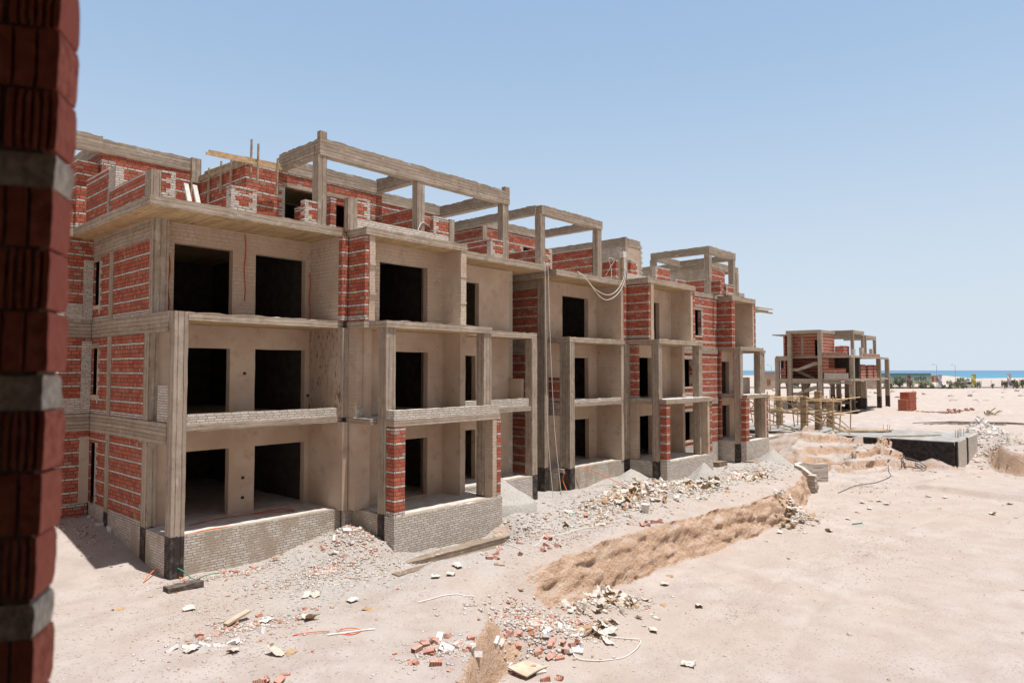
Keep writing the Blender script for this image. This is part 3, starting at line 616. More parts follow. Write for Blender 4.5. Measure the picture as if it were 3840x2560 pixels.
# second building
Bb = B('unfinished_building', 'middle brick and concrete block with a pale hose looped over its roof edge', (26, 20, -1.2))
Bb.col(26.27, 26.64, 20.0, 20.62, -1.9, 6.1); Bb.col(25.7, 26.0, 21.1, 21.55, -1.8, 9.2); Bb.col(31.3, 31.66, 18.12, 18.52, -1.9, 6.1); Bb.col(35.75, 36.14, 18.12, 18.52, -1.9, 6.1)
Bb.slab(25.75, 42.0, 21.6, 29, -.2, 0, seg=.9, n='ground_floor_slab'); Bb.slab(26.1, 30.8, 20.3, 21.6, -.2, -.01, n='terrace_floor'); Bb.slab(31.5, 36.5, 17.85, 21, -.2, -.02, n='terrace_floor')
for z in (2.95, 6.1): Bb.slab(25.75, 42.0, 21.6, 29, z, z + .25, seg=.8, top=0); Bb.slab(30.95, 41.6, 20.02, 21.6, z, z + .24, seg=.6, top=0)
Bb.slab(26.64, 31.0, 20.03, 21.6, 2.93, 3.11); Bb.slab(31.35, 36.6, 17.72, 20.02, 2.95, 3.2); Bb.beam(26.25, 26.5, 20.62, 21.6, 2.5, 3.15)
Bb.slab(26.25, 31.15, 20.0, 21.6, 6.05, 6.3, top=.05); Bb.slab(31.35, 36.1, 18.07, 20.02, 6.07, 6.31, top=.05)
Bb.slab(25.25, 31.25, 20.0, 30, 9.17, 9.47, n='roof_slab', top=.035); Bb.slab(31.27, 36.55, 18.68, 30, 9.28, 9.56, n='roof_slab', top=.035); Bb.slab(36.55, 42.1, 19.98, 30, 9.3, 9.57, n='roof_slab', top=.03)
for a, b in ((-1.8, 2.5), (3.15, 5.6), (6.3, 8.7)): Bb.wall(BR, M.brick, 'x', 25.72, .24, 21.55, 29, a, b)
for a, b in ((2.5, 3.15), (5.6, 6.3), (8.7, 9.2)): Bb.beam(25.7, 25.97, 21.55, 29, a, b)
Bb.wall('rear_wall', M.inner, 'y', 29, .25, 23.6, 46, -1.8, 9.3, seg=2)
for z, zt, d in ((0, 2.93, (27.8, 30.03, 0, 2.13)), (3.15, 6.05, (27.8, 30.0, 3.15, 5.35)), (6.3, 9.17, (27.75, 30.0, 6.3, 8.53))):
    Bb.wall(PL, M.plaster if z > 6 else M.rplaster, 'y', 21.6, .25, 26.0 if z > 6 else 25.97, 30.8, z - .05, zt, [d], amp=.01)
    Bb.box(PL, M.plaster if z > 6 else M.rplaster, 30.78, 31.02, 20.03, 21.85, z - .03, zt)
    Bb.wall('party_wall', M.inner, 'x', 30.8, .3, 21.85, 29, z, zt, seg=2); Bb.wall('party_wall', M.inner, 'x', 36.3, .3, 20.3, 29, z, zt, seg=2)
Bb.box(BR, M.brick_clean, 31.02, 31.36, 19.99, 20.3, 6.31, 9.2)
Bb.wall(WH, M.whitemud, 'x', 26.1, .2, 20.62, 21.6, -1.9, -.01); Bb.wall(WH, M.whitemud, 'y', 20.06, .24, 26.64, 31.05, -1.9, 0, top=.02); Bb.wall(WH, M.white, 'y', 20.05, .14, 26.66, 30.95, 3.11, 3.28, top=.03, seg=.2)
Bb.wall(BR, M.brick, 'x', 26.3, .2, 20.62, 21.55, 3.15, 4.35); Bb.box('nib_or_dark_filler', M.col, 31.02, 31.5, 19.95, 20.1, -.5, 6.1)
# its second bay
Bb.box(BR, M.brick, 31.42, 31.6, 18.74, 20.02, 6.31, 9.28); Bb.box(PL, M.rplaster, 31.6, 31.88, 18.7, 20.02, 6.31, 9.28, seg=.2, amp=.015)
for z, zt in ((0, 2.95), (3.2, 6.07)): Bb.box(BR, M.rplaster if z < 1 else M.brick, 31.5, 31.78, 19.55, 20.02, z - .03, zt)
for z, zt, d in ((0, 2.95, (32.0, 33.8, 0, 2.2)), (3.2, 6.07, (32.0, 33.8, 3.2, 5.4)), (6.3, 9.28, (32.4, 34.7, 6.3, 8.54))):
    Bb.wall(PL, M.plaster, 'y', 20.0, .25, 31.75, 36.1, z - .05, zt, [d], amp=.01)
    Bb.box(PL, M.plaster, 36.05, 36.3, 18.74 if z > 6 else 19.3, 20.02, z - .03, zt)
Bb.box(BR, M.brick_clean, 36.3, 36.52, 18.72, 20.02, 6.31, 9.28)
Bb.wall(WH, M.white, 'y', 17.72, .24, 31.4, 36.55, -2, 0, top=.04, seg=.3); Bb.wall(WH, M.white, 'x', 31.4, .2, 17.96, 18.12, -2, 0); Bb.wall(WH, M.whitemud, 'x', 31.42, .2, 18.52, 20.0, -2, -.01); Bb.wall(WH, M.white, 'x', 36.3, .25, 17.96, 20, -2, -.02)
Bb.box('brick_pier', M.brick_clean, 31.4, 31.75, 17.74, 18.1, 0, 2.95); Bb.box('brick_pier', M.brick_clean, 36.3, 36.55, 17.76, 18.1, -.02, 2.95); Bb.box(PL, M.plaster, 36.05, 36.3, 17.78, 18.5, -.02, 2.95)
# plain brick wall with windows between the bays
Bb.wall(BR, M.brick_clean, 'y', 20.0, .24, 36.55, 42.0, 0, 9.3, [(37.5, 38.63, .45, 2.2), (37.52, 38.63, 3.69, 5.36), (38.9, 39.86, 6.85, 8.46)]); Bb.wall(WH, M.white, 'y', 19.99, .25, 36.55, 42.0, -2, 0.0)
for u0, u1, a, b in ((37.5, 38.63, .45, 2.2), (37.52, 38.63, 3.69, 5.36), (38.9, 39.86, 6.85, 8.46)): Bb.quoin('y', 20.0, .24, u0, -1, a - .1, b); Bb.quoin('y', 20.0, .24, u1, 1, a - .1, b); Bb.box('lintel', M.beam, u0 - .2, u1 + .2, 19.985, 20.2, b, b + .14); Bb.box('window_sill', M.plaster, u0 - .1, u1 + .1, 19.97, 20.2, a - .1, a)
Bb.beam(36.6, 42.0, 19.97, 20.25, 2.55, 2.95); Bb.beam(36.6, 42.0, 19.97, 20.25, 5.75, 6.2)
# its roof
ZB = 9.47
room(Bb, 24.75, 29.1, 24.4, 29.5, ZB, 12.02, 12.47, [(27.9, 28.7, 10.9, 11.4)]); Bb.quoin('y', 24.4, .24, 27.9, -1, 10.8, 11.4)
for x in (24.4, 29.02): Bb.col(x, x + .36, 20.28, 20.6, ZB, 12.0, m=M.colr, n='pergola_post')
Bb.beam(24.5, 29.45, 20.26, 20.6, 12.0, 12.42, n='pergola_beam', top=.06, seg=.16); Bb.beam(24.42, 24.72, 20.6, 26.3, 12.02, 12.44, n='pergola_beam', top=.06, seg=.16); Bb.beam(29.05, 29.35, 20.6, 24.3, 12.02, 12.42, n='pergola_beam', top=.06, seg=.16)
Bb.col(24.7, 25.0, 24.3, 24.42, ZB, 12.0, m=M.colr, n='roof_post')
parapet(Bb, 'x', 24.95, .2, 20.62, 24.3, ZB, 10.42); parapet(Bb, 'y', 20.3, .22, 24.78, 25.3, ZB, 10.36, q1=True)
parapet(Bb, 'x', 29.0, .2, 20.62, 23.4, ZB, 10.98); parapet(Bb, 'y', 21.2, .22, 29.1, 30.45, ZB, 10.5, q0=True); parapet(Bb, 'x', 30.75, .2, 20.3, 21.2, ZB, 10.5)
parapet(Bb, 'y', 20.0, .22, 31.72, 32.5, 9.9, 10.6, q1=True); Bb.wall(WH, M.white, 'y', 19.98, .22, 31.3, 34.2, 9.55, 9.92)
Bb.wall('stair_tower_wall', M.grey_block, 'x', 34.35, .25, 22.0, 28, ZB, 12.05); Bb.beam(34.33, 34.62, 22.0, 28, 12.05, 12.55, n='ring_beam', top=.06); Bb.wall('stair_tower_wall', M.plaster, 'y', 22.0, .25, 34.6, 35.95, ZB, 12.05); Bb.beam(34.62, 35.95, 21.98, 22.26, 12.05, 12.5, n='ring_beam', top=.05)
Bb.wall('stair_tower_wall', M.inner, 'x', 35.7, .25, 22.25, 28, ZB, 12.1, seg=1); Bb.quoin('y', 21.99, .25, 35.95, 1, ZB, 12.3); Bb.wall(PL, M.plaster, 'y', 21.5, .2, 36.0, 38.0, ZB, 10.3)
parapet(Bb, 'y', 20.0, .22, 34.3, 35.95, 9.56, 10.55, q0=True); parapet(Bb, 'y', 20.05, .22, 36.7, 38.0, 9.57, 10.05, q0=True); parapet(Bb, 'x', 38.0, .2, 20.2, 21.6, 9.57, 10.1); parapet(Bb, 'x', 41.2, .2, 20.3, 23.5, 9.57, 10.5)

# third building
Cc = B('unfinished_building', 'small end block of the row nearest the sea, wooden deck jutting from its roof', (43, 18.2, -1))
zs = (.2, 3.13, 6.2)
Cc.col(42.2, 42.62, 18.55, 18.98, -1.6, 6.0); Cc.col(45.35, 45.8, 18.55, 18.98, -1.6, 6.0); Cc.col(47.3, 47.75, 19.2, 19.7, -1.4, 5.95); Cc.col(45.4, 45.8, 21.0, 21.4, -1.4, 5.95)
Cc.slab(42.3, 48, 18.4, 22.5, 0, .19, n='terrace_floor'); Cc.slab(42.4, 45.8, 18.2, 20.4, 2.9, 3.13); Cc.slab(42.2, 45.85, 18.5, 20.4, 5.96, 6.2, top=.04); Cc.slab(45.85, 47.8, 19.15, 22, 5.9, 6.08, top=.03); Cc.slab(45.8, 47.8, 19.2, 22, 2.86, 3.06)
Cc.slab(42.2, 45.92, 19.03, 29, 9.24, 9.52, n='roof_slab', top=.03)
for a in zs[1:]: Cc.slab(42.2, 45.8, 20.4, 29, a - .25, a, seg=.9, top=0)
Cc.wall(BR, M.brick, 'x', 42.2, .22, 19.07, 20.4, 6.2, 9.24); Cc.box(BR, M.brick_clean, 42.42, 42.62, 19.05, 19.3, 6.2, 9.24)
for i, z in enumerate(zs):
    zt = (2.9, 5.96, 9.24)[i]
    Cc.wall(PL, M.plaster, 'y', 20.4, .25, 42.3, 45.7, z - .04, zt, [(43.45, 44.6, z, z + 2.15)] if i < 2 else []); Cc.wall('party_wall', M.inner, 'x', 42.15, .2, 20.65, 29, z, zt, seg=2)
Cc.wall(BR, M.brick, 'x', 42.2, .22, 19.9, 20.45, .2, 2.9); Cc.wall(BR, M.brick, 'x', 42.2, .22, 19.9, 20.45, 3.13, 5.96)
Cc.box(PL, M.plaster, 45.5, 45.7, 19.07, 20.4, 6.2, 9.24); Cc.box(BR, M.brick_clean, 45.7, 45.92, 19.05, 20.4, 6.2, 9.24); Cc.box(PL, M.plaster, 45.3, 45.5, 20.3, 22.0, 3.13, 5.9)
Cc.wall('end_wall', M.grey_block, 'x', 45.7, .22, 22, 29, -1.2, 9.24, seg=1); Cc.wall(PL, M.grey_block, 'y', 20.1, .2, 45.8, 47.3, 3.06, 4.2)
Cc.wall(WH, M.white, 'y', 18.2, .24, 42.2, 45.85, -1.6, .2, top=.03); Cc.wall(WH, M.white, 'x', 42.2, .2, 18.44, 18.55, -1.6, .2); Cc.wall(WH, M.white, 'x', 42.22, .2, 18.98, 20.4, -1.6, .19); Cc.wall(WH, M.white, 'y', 19.2, .2, 45.85, 47.3, -1.6, .3)
Cc.box('brick_pier', M.brick_clean, 42.22, 42.72, 18.22, 18.54, .2, 2.9); Cc.box('brick_pier', M.brick_clean, 45.62, 45.84, 18.24, 18.54, .2, 2.9); Cc.box(PL, M.rplaster, 45.4, 45.62, 18.26, 18.54, .2, 2.9)
Cc.box('footing', M.footing, 41.6, 43.6, 17.4, 18.1, -1.45, -.95, seg=.25, amp=.03); Cc.box('footing', M.footing, 39.2, 40.3, 18.6, 19.2, -1.4, -.85, seg=.25, amp=.03)
for x in (41.2, 44.78): Cc.col(x, x + .38, 20.1, 20.45, 9.5, 12.25, m=M.colr, n='pergola_post')
Cc.beam(41.2, 45.2, 20.08, 20.44, 12.25, 12.72, n='pergola_beam', top=.05, seg=.2); Cc.beam(41.22, 41.55, 20.44, 24.4, 12.25, 12.72, n='pergola_beam', top=.05, seg=.2); Cc.beam(44.85, 45.15, 20.44, 24.4, 12.2, 12.6, n='pergola_beam', top=.05, seg=.2); Cc.beam(41.55, 44.9, 24.1, 24.4, 12.2, 12.6, n='pergola_beam', top=.04, seg=.2)
Cc.col(41.2, 41.55, 24.1, 24.45, 9.5, 12.25, m=M.colr, n='pergola_post')
Cc.wall('roof_room_wall', M.grey_block, 'x', 45.5, .24, 22.24, 28, 9.5, 11.95); Cc.wall('roof_room_wall', M.brick_clean, 'y', 22.0, .24, 45.5, 47.6, 9.5, 12.0); Cc.beam(45.48, 45.78, 22.24, 28, 11.95, 12.55, n='ring_beam', top=.05); Cc.beam(45.5, 49.9, 21.98, 22.28, 12.0, 12.42, n='ring_beam', top=.05)
Cc.slab(45.92, 49.9, 21.4, 29, 9.2, 9.5, n='roof_slab'); Cc.col(49.5, 49.88, 21.95, 22.3, 9.5, 12.0, m=M.colr, n='pergola_post'); Cc.beam(49.55, 49.85, 22.3, 26, 12.0, 12.4, n='pergola_beam', top=.04)
parapet(Cc, 'y', 19.3, .2, 41.95, 43.05, 9.52, 10.2, q0=True); parapet(Cc, 'x', 41.5, .2, 19.5, 20.1, 9.55, 10.4); parapet(Cc, 'y', 19.15, .2, 43.6, 44.4, 9.52, 9.75, q0=True)
mb = MB(); mb.box(46.0, 50.6, 20.0, 21.4, 9.02, 9.12, seg=1); mb.beam((46, 20.1, 9.2), (51.2, 19.95, 9.25), .2, .05); mb.beam((47, 20.4, 9.3), (50.3, 20.6, 9.35), .2, .1); mb.beam((46, 20.1, 8.95), (51.3, 20.0, 8.97), .12, .1); mb.obj('formwork_deck', M.wood, Cc.r)

# the building the photograph is taken from
Nn = thing('neighbouring_building', 'blurred red brick window jamb with pale bands close at the left edge', 'building', (-1, 1, -2))
la = lambda l, d: Vector((FW.x, FW.y, 0)).normalized() * d + RT * l
Cn = la(-0.966, 1.40); bdir = (RT * -0.28 + Vector((FW.x, FW.y, 0)).normalized() * 0.96).normalized(); adir = Vector((-bdir.y, bdir.x, 0))
if adir.dot(RT) > 0: adir = -adir
P_ = 3.2 / 7
M.jred = simple('hollow_red_brick', (0.33, 0.085, 0.055), (0.56, 0.185, 0.12), 34, 0.9, 0.006, island=(0.44, 0.125, 0.085)); M.jwhite = simple('rough_pale_brick', (0.40, 0.335, 0.26), (0.66, 0.58, 0.48), 40, 0.95, 0.010); M.jmort = simple('rough_bed_mortar', (0.14, 0.105, 0.08), (0.24, 0.19, 0.15), 30, 0.95, 0.01)
mb = MB()
def pb(a0, a1, b0, b1, z0, z1, mi, groove):
    """one brick: profile in the wall's own axes, pushed up; grooved on the room side"""
    n = 6; prof = []
    if groove:
        for i in range(n):
            s0 = a0 + (a1 - a0) * i / n; s1 = a0 + (a1 - a0) * (i + 1) / n; gq = .0045
            prof += [(s0 + gq, b0), (s1 - gq, b0), (s1 - gq * .5, b0 + .015), (s1 + gq * .5, b0 + .015)] if i < n - 1 else [(s0 + gq, b0), (s1, b0)]
        prof[0] = (a0, b0)
    else: prof = [(a0 + (a1 - a0) * i / 6, b0) for i in range(7)]
    prof += [(a1, b0 + (b1 - b0) * k / 4) for k in range(1, 5)] + [(a0, b1)]
    vs = []; nz = 6
    for k in range(nz + 1):
        z = z0 + (z1 - z0) * k / nz; e = .0025 if k in (0, nz) else 0
        for a, b in prof:
            ca = (a0 + a1) / 2; p = Cn + adir * (a + (e if a < ca else -e)) + bdir * (b + (e if b < (b0 + b1) / 2 else -e)) + Vector((0, 0, z))
            vs.append((p + noise.noise_vector(p * 40) * (.0016 if groove else .0045) + noise.noise_vector(p * 9) * .0016)[:])
    m_ = len(prof); fs = [(k * m_ + i, k * m_ + (i + 1) % m_, (k + 1) * m_ + (i + 1) % m_, (k + 1) * m_ + i) for k in range(nz) for i in range(m_)]
    fs += [tuple(range(m_))[::-1], tuple(nz * m_ + i for i in range(m_))]
    mb.add(vs, fs, mi)
k = -6
while k < 4:
    zb = 4.618 + k * P_
    offs = rng.uniform(-.003, .003)
    for j in range(-1, 3):
        if j >= 0: pb(.001 + offs + j * .30, .293 + offs + j * .30, .003, .115, zb, zb + .07, 1, False)
    for r_ in range(3):
        z0 = zb + .076 + r_ * .1275; offs = rng.uniform(-.003, .003); sh = .105 if (r_ + k) % 2 else .0
        if sh: pb(offs, sh - .012 + offs, rng.uniform(-.004, .004), .118, z0 + .004, z0 + .1245, 0, True)
        for j in range(3): pb(offs + sh + j * .262, offs + sh + j * .262 + .25, rng.uniform(-.004, .004), .118, z0 + .004, z0 + .1245, 0, True)
    k += 1
mb.v = [(Vector(v) + RT * (.016 + .016 * (v[2] - 4.7)))[:] for v in mb.v]
zc0, zc1 = 4.618 - 6 * P_, 4.618 + 4 * P_
vs = [(Cn + adir * a + bdir * b + Vector((0, 0, z)))[:] for z in (zc0, zc1) for a, b in ((.003, .005), (.9, .005), (.9, .114), (.003, .114))]
mb.add(vs, [(3, 2, 1, 0), (4, 5, 6, 7), (0, 1, 5, 4), (1, 2, 6, 5), (2, 3, 7, 6), (3, 0, 4, 7)], 2)
mb.obj('window_jamb', [M.jred, M.jwhite, M.jmort], Nn, sharp=32)
def slabn(n, l0, l1, d0, d1, z0, z1, m):
    mb = MB(); mb.add([(la(l, d) + Vector((0, 0, z)))[:] for z in (z0, z1) for l, d in ((l0, d0), (l1, d0), (l1, d1), (l0, d1))], [(3, 2, 1, 0), (4, 5, 6, 7), (0, 1, 5, 4), (1, 2, 6, 5), (2, 3, 7, 6), (3, 0, 4, 7)]); mb.obj(n, m, Nn)
slabn('floor_slab', -4, 4, -5, 1.3, 2.95, 3.2, M.floor); slabn('ceiling_slab', -4, 4, -5, 1.55, 6.0, 6.25, M.beam); slabn('rear_wall', -4, 4, -5, -4.8, 3.2, 6.0, M.plaster); slabn('window_sill_wall', -4, 4, 1.3, 1.5, -1.2, 3.7, M.brick); slabn('side_wall', -4, -3.8, -4.8, 1.3, 3.2, 6.0, M.plaster); slabn('side_wall', 3.8, 4, -4.8, 1.3, 3.2, 6.0, M.plaster); slabn('window_head', -4, 4, 1.35, 1.55, 5.7, 6.0, M.beam)

# ------------------------------------------------------------------ basement box, scaffold, timber
Bs = thing('basement', 'flat concrete basement deck with black bitumen walls set in the excavation', 'basement', (53, 9, -2))
def part(mb, n, m, r, **k): return mb.obj(n, m, r, **k)
M.deck = simple('new_concrete_deck', (0.225, 0.215, 0.20), (0.345, 0.33, 0.31), 1.1, 0.9, 0.004)
mb = MB(); mb.box(53.0, 61.2, 8.82, 30, -0.22, 0.0, seg=.5, amp=.02, top=.02); part(mb, 'deck', M.deck, Bs)
mb = MB(); mb.wall('x', 52.93, .3, 8.85, 30, -2.6, -.06, seg=.6, amp=.015); part(mb, 'bitumen_wall', M.bitumen, Bs)
mb = MB(); mb.wall('y', 8.74, .3, 53.5, 57.2, -2.4, -.04, seg=.6, amp=.01); mb.wall('y', 8.72, .3, 57.5, 61.2, -2.3, -.02, seg=.6, amp=.01); part(mb, 'end_wall', M.white, Bs)
for u, s_ in ((53.5, 1), (57.2, 1)):
    mb = MB()
    for k in range(24): mb.box(u - .3, u + .02 + .1 * (k % 2), 8.70, 8.8, -2.3 + k * .095, -2.3 + k * .095 + .1, amp=.006)
    part(mb, 'brick_toothing', M.bitumen, Bs)
for x, y in ((58.1, 14.0), (58.3, 13.9), (58.5, 14.1), (58.2, 14.3), (57.8, 9.2), (58, 9.3), (58.2, 9.1), (56.2, 9.1), (56.4, 9.2), (56.3, 9.3)):
    mb = MB(); mb.tube([(x, y, -.1), (x + .02, y, .55)], .014); part(mb, 'starter_bar', M.steel, Bs)
mb = MB(); mb.box(52.3, 53.1, 8.25, 8.95, -2.35, -1.92, seg=.3, amp=.02); part(mb, 'footing_pad', M.bitumen, Bs)
Sf = thing('scaffold', 'raw timber pole scaffold with long diagonal braces standing on the basement deck', 'scaffold', (56, 20, 0))
def pole(n, p, q, r=.045, m=None):
    mb = MB(); p = Vector(p); q = Vector(q); mb.tube([(p + (q - p) * k / 4 + noise.noise_vector((p + (q - p) * k / 4) * 1.1) * .03)[:] for k in range(5)], r, 6); part(mb, n, m or M.wood, Sf)
r2 = random.Random(3)
for x in (53.4, 55.6, 58.2, 60.2):
    for y in (16.4, 18.9, 21.2, 23.4, 25.6):
        if x > 60 and y < 18: continue
        pole('standard', (x + r2.uniform(-.2, .2), y + r2.uniform(-.3, .3), 0), (x + r2.uniform(-.1, .1), y + r2.uniform(-.2, .2), r2.uniform(2.4, 3.0)))
for z in (1.35, 2.42):
    for x in (53.3, 55.7, 58.3): pole('ledger', (x, 15.8 + (x - 53) * .2, z + r2.uniform(-.1, .1)), (x, 26.2, z + r2.uniform(-.05, .1)), .05)
    for y in (16.5, 19, 21.3, 23.5): pole('transom', (52.8, y, z + .08), (60.4, y + r2.uniform(-.3, .3), z + .1), .045)
for p, q in (((53.3, 24.6, 1.9), (53.3, 18.6, .05)), ((53.4, 25.2, 1.3), (53.4, 19.0, .05)), ((53.2, 23.6, .1), (53.6, 22.0, 2.7)), ((53.3, 20.2, 2.5), (53.3, 17.6, 1.2)), ((53.2, 17.4, .2), (53.5, 16.2, 2.8)), ((55.6, 23.5, 2.4), (55.6, 16.5, .1)), ((58.2, 21, 2.3), (58.2, 17, .1)), ((53.2, 17.6, 1.2), (53.2, 15.2, .1)), ((59.8, 18.6, 1.3), (60.1, 17.3, .05)), ((53.3, 23.0, 2.4), (53.3, 20.6, 1.2))): pole('brace', p, q, .05)
for k in range(7):
    mb = MB(); y = 17 + k * 1.1; mb.beam((53.1 + r2.uniform(-.2, .2), y, 1.5 + r2.uniform(0, .12)), (53.4 + r2.uniform(2, 5), y + r2.uniform(-1, 1.3), 1.52), .2, .05); part(mb, 'walk_plank', M.woodold, Sf)
for i, (x, y, h) in enumerate(((52.95, 18.35, 2.75), (57.1, 18.7, 3.05), (60.3, 18.75, 2.35), (59.5, 22.7, 2.2))):
    f = thing('column_formwork', ('boxed plank column form with black clamps nearest the deck edge', 'tallest boxed plank column form, second from the deck edge', 'boxed plank column form at the right end of the scaffold', 'boxed plank column form at the back left of the scaffold')[i], 'formwork', (x, y, 0), 'boxed column forms on the basement deck')
    mb = MB(); mb.box(x - .22, x + .22, y - .22, y + .22, .02, h, seg=.3, amp=.01); part(mb, 'plank_box', M.wood, f)
    mb = MB()
    for sx in (-.24, .24):
        for sy in (-.12, .12): mb.beam((x + sx, y + sy, .05), (x + sx, y + sy, h - .1), .05, .1)
    part(mb, 'batten', M.woodold, f)
    for k in range(5):
        z = .3 + k * (h - .5) / 4; mb = MB(); mb.beam((x - .27, y - .55, z), (x - .27, y + .55, z), .03, .04); mb.beam((x - .5, y - .27, z + .03), (x + .5, y - .27, z + .03), .03, .04); part(mb, 'clamp', M.steel, f)
    for k in range(4):
        mb = MB(); mb.tube([(x - .1 + .07 * k, y + .06 * (k % 2), h - .2), (x - .1 + .075 * k, y + .06 * (k % 2), h + .75)], .012); part(mb, 'starter_bar', M.steel, f)
for k in range(9):
    mb = MB(); t = k * .13; mb.beam((55.6 + t + r2.uniform(-.3, .3), 16.5 + r2.uniform(-.3, .3), .05 + .05 * (k % 3)), (57.6 + t + r2.uniform(-.4, .4), 13.9 + r2.uniform(-.3, .3), .05 + .05 * ((k + 1) % 3)), .14, .06)
    one('timber', mb, M.wood, 'long bare timber in the loose bundle lying on the basement deck', 'timber', 'timber bundle on the deck')
for k in range(6):
    mb = MB(); t = k * .3; mb.beam((53.8 + t, 13.3 - t * .9 + r2.uniform(-.3, .3), .04), (55.6 + t + r2.uniform(-.3, .6), 11.6 - t * .8, .05), .12, .05)
    one('timber', mb, M.woodold, 'single weathered timber scattered along the front edge of the basement deck', 'timber', 'timbers strewn on the deck edge')

# curved garden wall at the rim of the pit
mb = MB(); arc = [(40.75, 13.75), (40.9, 14.35), (41.4, 14.8), (42.1, 15.1), (42.9, 15.1), (43.7, 14.75), (44.35, 14.07)]
n_ = len(arc); vs = []
for i, (x, y) in enumerate(arc):
    a = Vector(arc[max(i - 1, 0)]); b = Vector(arc[min(i + 1, n_ - 1)]); t = (b - a).normalized(); nn = Vector((-t.y, t.x)) * .125
    zt = -1.0 + (.12 if 0 < i < 5 else 0) - (.25 if i == 0 else 0)
    for sx in (-1, 1):
        for z in (-2.9, zt): vs.append((x + nn.x * sx, y + nn.y * sx, z))
fs = []
for i in range(n_ - 1):
    o = i * 4; p = o + 4; fs += [(o, p, p + 1, o + 1), (o + 2, o + 3, p + 3, p + 2), (o + 1, p + 1, p + 3, o + 3)]
fs += [(0, 1, 3, 2), ((n_ - 1) * 4, (n_ - 1) * 4 + 2, (n_ - 1) * 4 + 3, (n_ - 1) * 4 + 1)]
mb.add(vs, fs)
for k in range(16):
    z = -2.75 + k * .095
    for j in range(2): mb.box(40.4 + .3 * j + r2.uniform(-.05, .05), 40.68 + .3 * j + r2.uniform(-.04, .06), 13.5 + r2.uniform(-.06, .06), 13.9, z, z + .075, amp=.012, seg=.1)
one('curved_wall', mb, M.white, 'low curved pale brick wall with one broken end at the rim of the pit', 'wall')

# ------------------------------------------------------------------ far building
Fb = B('unfinished_building', 'separate brick and concrete shell with an open stair, standing alone before the sea', (103, 31, -1))
def fcol(x, y, z0=-1.6, z1=6.45, s=.56, n='column'): Fb.box(n, M.fcol, x - s / 2, x + s / 2, y - s / 2, y + s / 2, z0, z1, seg=1.2, amp=.012)
M.fcol = concrete_mat('far_column_concrete', 'column', (1, 1, 1), .75)
for x, y, z1 in ((100.2, 32.4, 10), (100.2, 36.6, 10), (100.2, 38.4, 6.5), (101.3, 28.6, 6.45), (106.9, 28.6, 3.1), (114.6, 28.6, 6.45), (119.8, 28.7, 6.4), (108, 32.4, 3.1), (112, 32.4, 3.1), (116, 32, 3.1), (104, 36, 3.1), (108, 37, 3.1), (112, 36.5, 3.1), (103.5, 38, 3.1), (117, 36, 3.1), (110.5, 30.2, 3.1)): fcol(x, y, -1.6, z1)
Fb.slab(100, 119, 32.0, 39, -.35, -.05, seg=2, n='ground_floor_slab'); Fb.wall(WH, M.white, 'x', 100.1, .25, 32, 38.5, -1.5, -.3, seg=2); Fb.wall(WH, M.white, 'y', 31.9, .25, 100.1, 106, -1.5, -.3, seg=2)
Fb.slab(100, 119, 32.3, 38.8, 3.1, 3.5, seg=1.5); Fb.slab(100.1, 116, 28.4, 32.3, 3.2, 3.5, seg=1.5); Fb.slab(116, 120.2, 28.5, 31, 3.25, 3.5, seg=1.5)
Fb.slab(100, 119, 36.6, 38.6, 6.45, 6.75, seg=1.5); Fb.slab(101.4, 119, 32.3, 36.6, 6.45, 6.75, seg=1.5); Fb.slab(100.1, 115.6, 28.4, 32.3, 6.45, 6.72, seg=1.5)
Fb.slab(99.8, 106.2, 32.2, 37.0, 9.92, 10.36, seg=1.5, n='roof_slab'); Fb.slab(99.9, 104, 36.7, 39, 9.75, 9.9, seg=1.5, n='roof_slab')
Fb.beam(100, 100.4, 36.6, 38.6, 6.1, 6.7); Fb.beam(100, 100.4, 36.6, 38.6, 2.9, 3.5); Fb.beam(116, 120, 28.5, 28.9, 6.4, 6.68); Fb.beam(100, 100.4, 28.4, 38.6, 2.85, 3.12)
# stairwell set back, brick behind
Fb.wall(BR, M.brick_clean, 'x', 101.5, .25, 32.3, 37.3, 6.75, 9.92, [(32.64, 33.55, 6.75, 9.0)], seg=1.5); Fb.wall(BR, M.brick, 'x', 103.6, .25, 32.4, 37.6, 3.5, 6.45, seg=1.5); Fb.wall('party_wall', M.inner, 'x', 104.5, .25, 28.6, 32.3, 3.5, 6.45, seg=1.5); Fb.col(101.4, 101.6, 35.1, 35.4, 6.75, 9.92)
Fb.wall(BR, M.brick, 'y', 37.3, .25, 100.3, 103.6, 3.5, 9.9, seg=1.5); Fb.box('brick_pile', M.brick_clean, 100.4, 101.2, 37.3, 38.0, 3.5, 5.0, seg=.4, amp=.06, top=.25)
def stair(yh, yl, zh, zl, zb):
    mb = MB(); n = 9
    for x0 in (100.3,):
        prof = [(32.5, zh), (yh, zh), (yl, zl), (36.4, zl), (36.4, zl - .4), (yl + .1, zl - .4), (yh - .1 + .0, zh - .45), (32.5, zh - .45)]
        vs = [(x, y, z) for x in (x0, x0 + 1.2) for y, z in prof]; m_ = len(prof)
        mb.add(vs, [(0, 1, 6, 7), (1, 2, 5, 6), (2, 3, 4, 5), (15, 14, 9, 8), (14, 13, 10, 9), (13, 12, 11, 10)] + [(i, i + m_, (i + 1) % m_ + m_, (i + 1) % m_) for i in range(m_)])
    mb.obj('stair_flight', M.beam, Fb.r)
    mb = MB(); vs = [(x, y, z) for x in (101.5, 102.7) for y, z in ((36.2, zl - .1), (33.6, zb), (33.6, zb - .4), (36.2, zl - .5))]
    mb.add(vs, [(0, 1, 2, 3), (7, 6, 5, 4)] + [(i, i + 4, (i + 1) % 4 + 4, (i + 1) % 4) for i in range(4)]); mb.obj('stair_flight', M.beam, Fb.r)
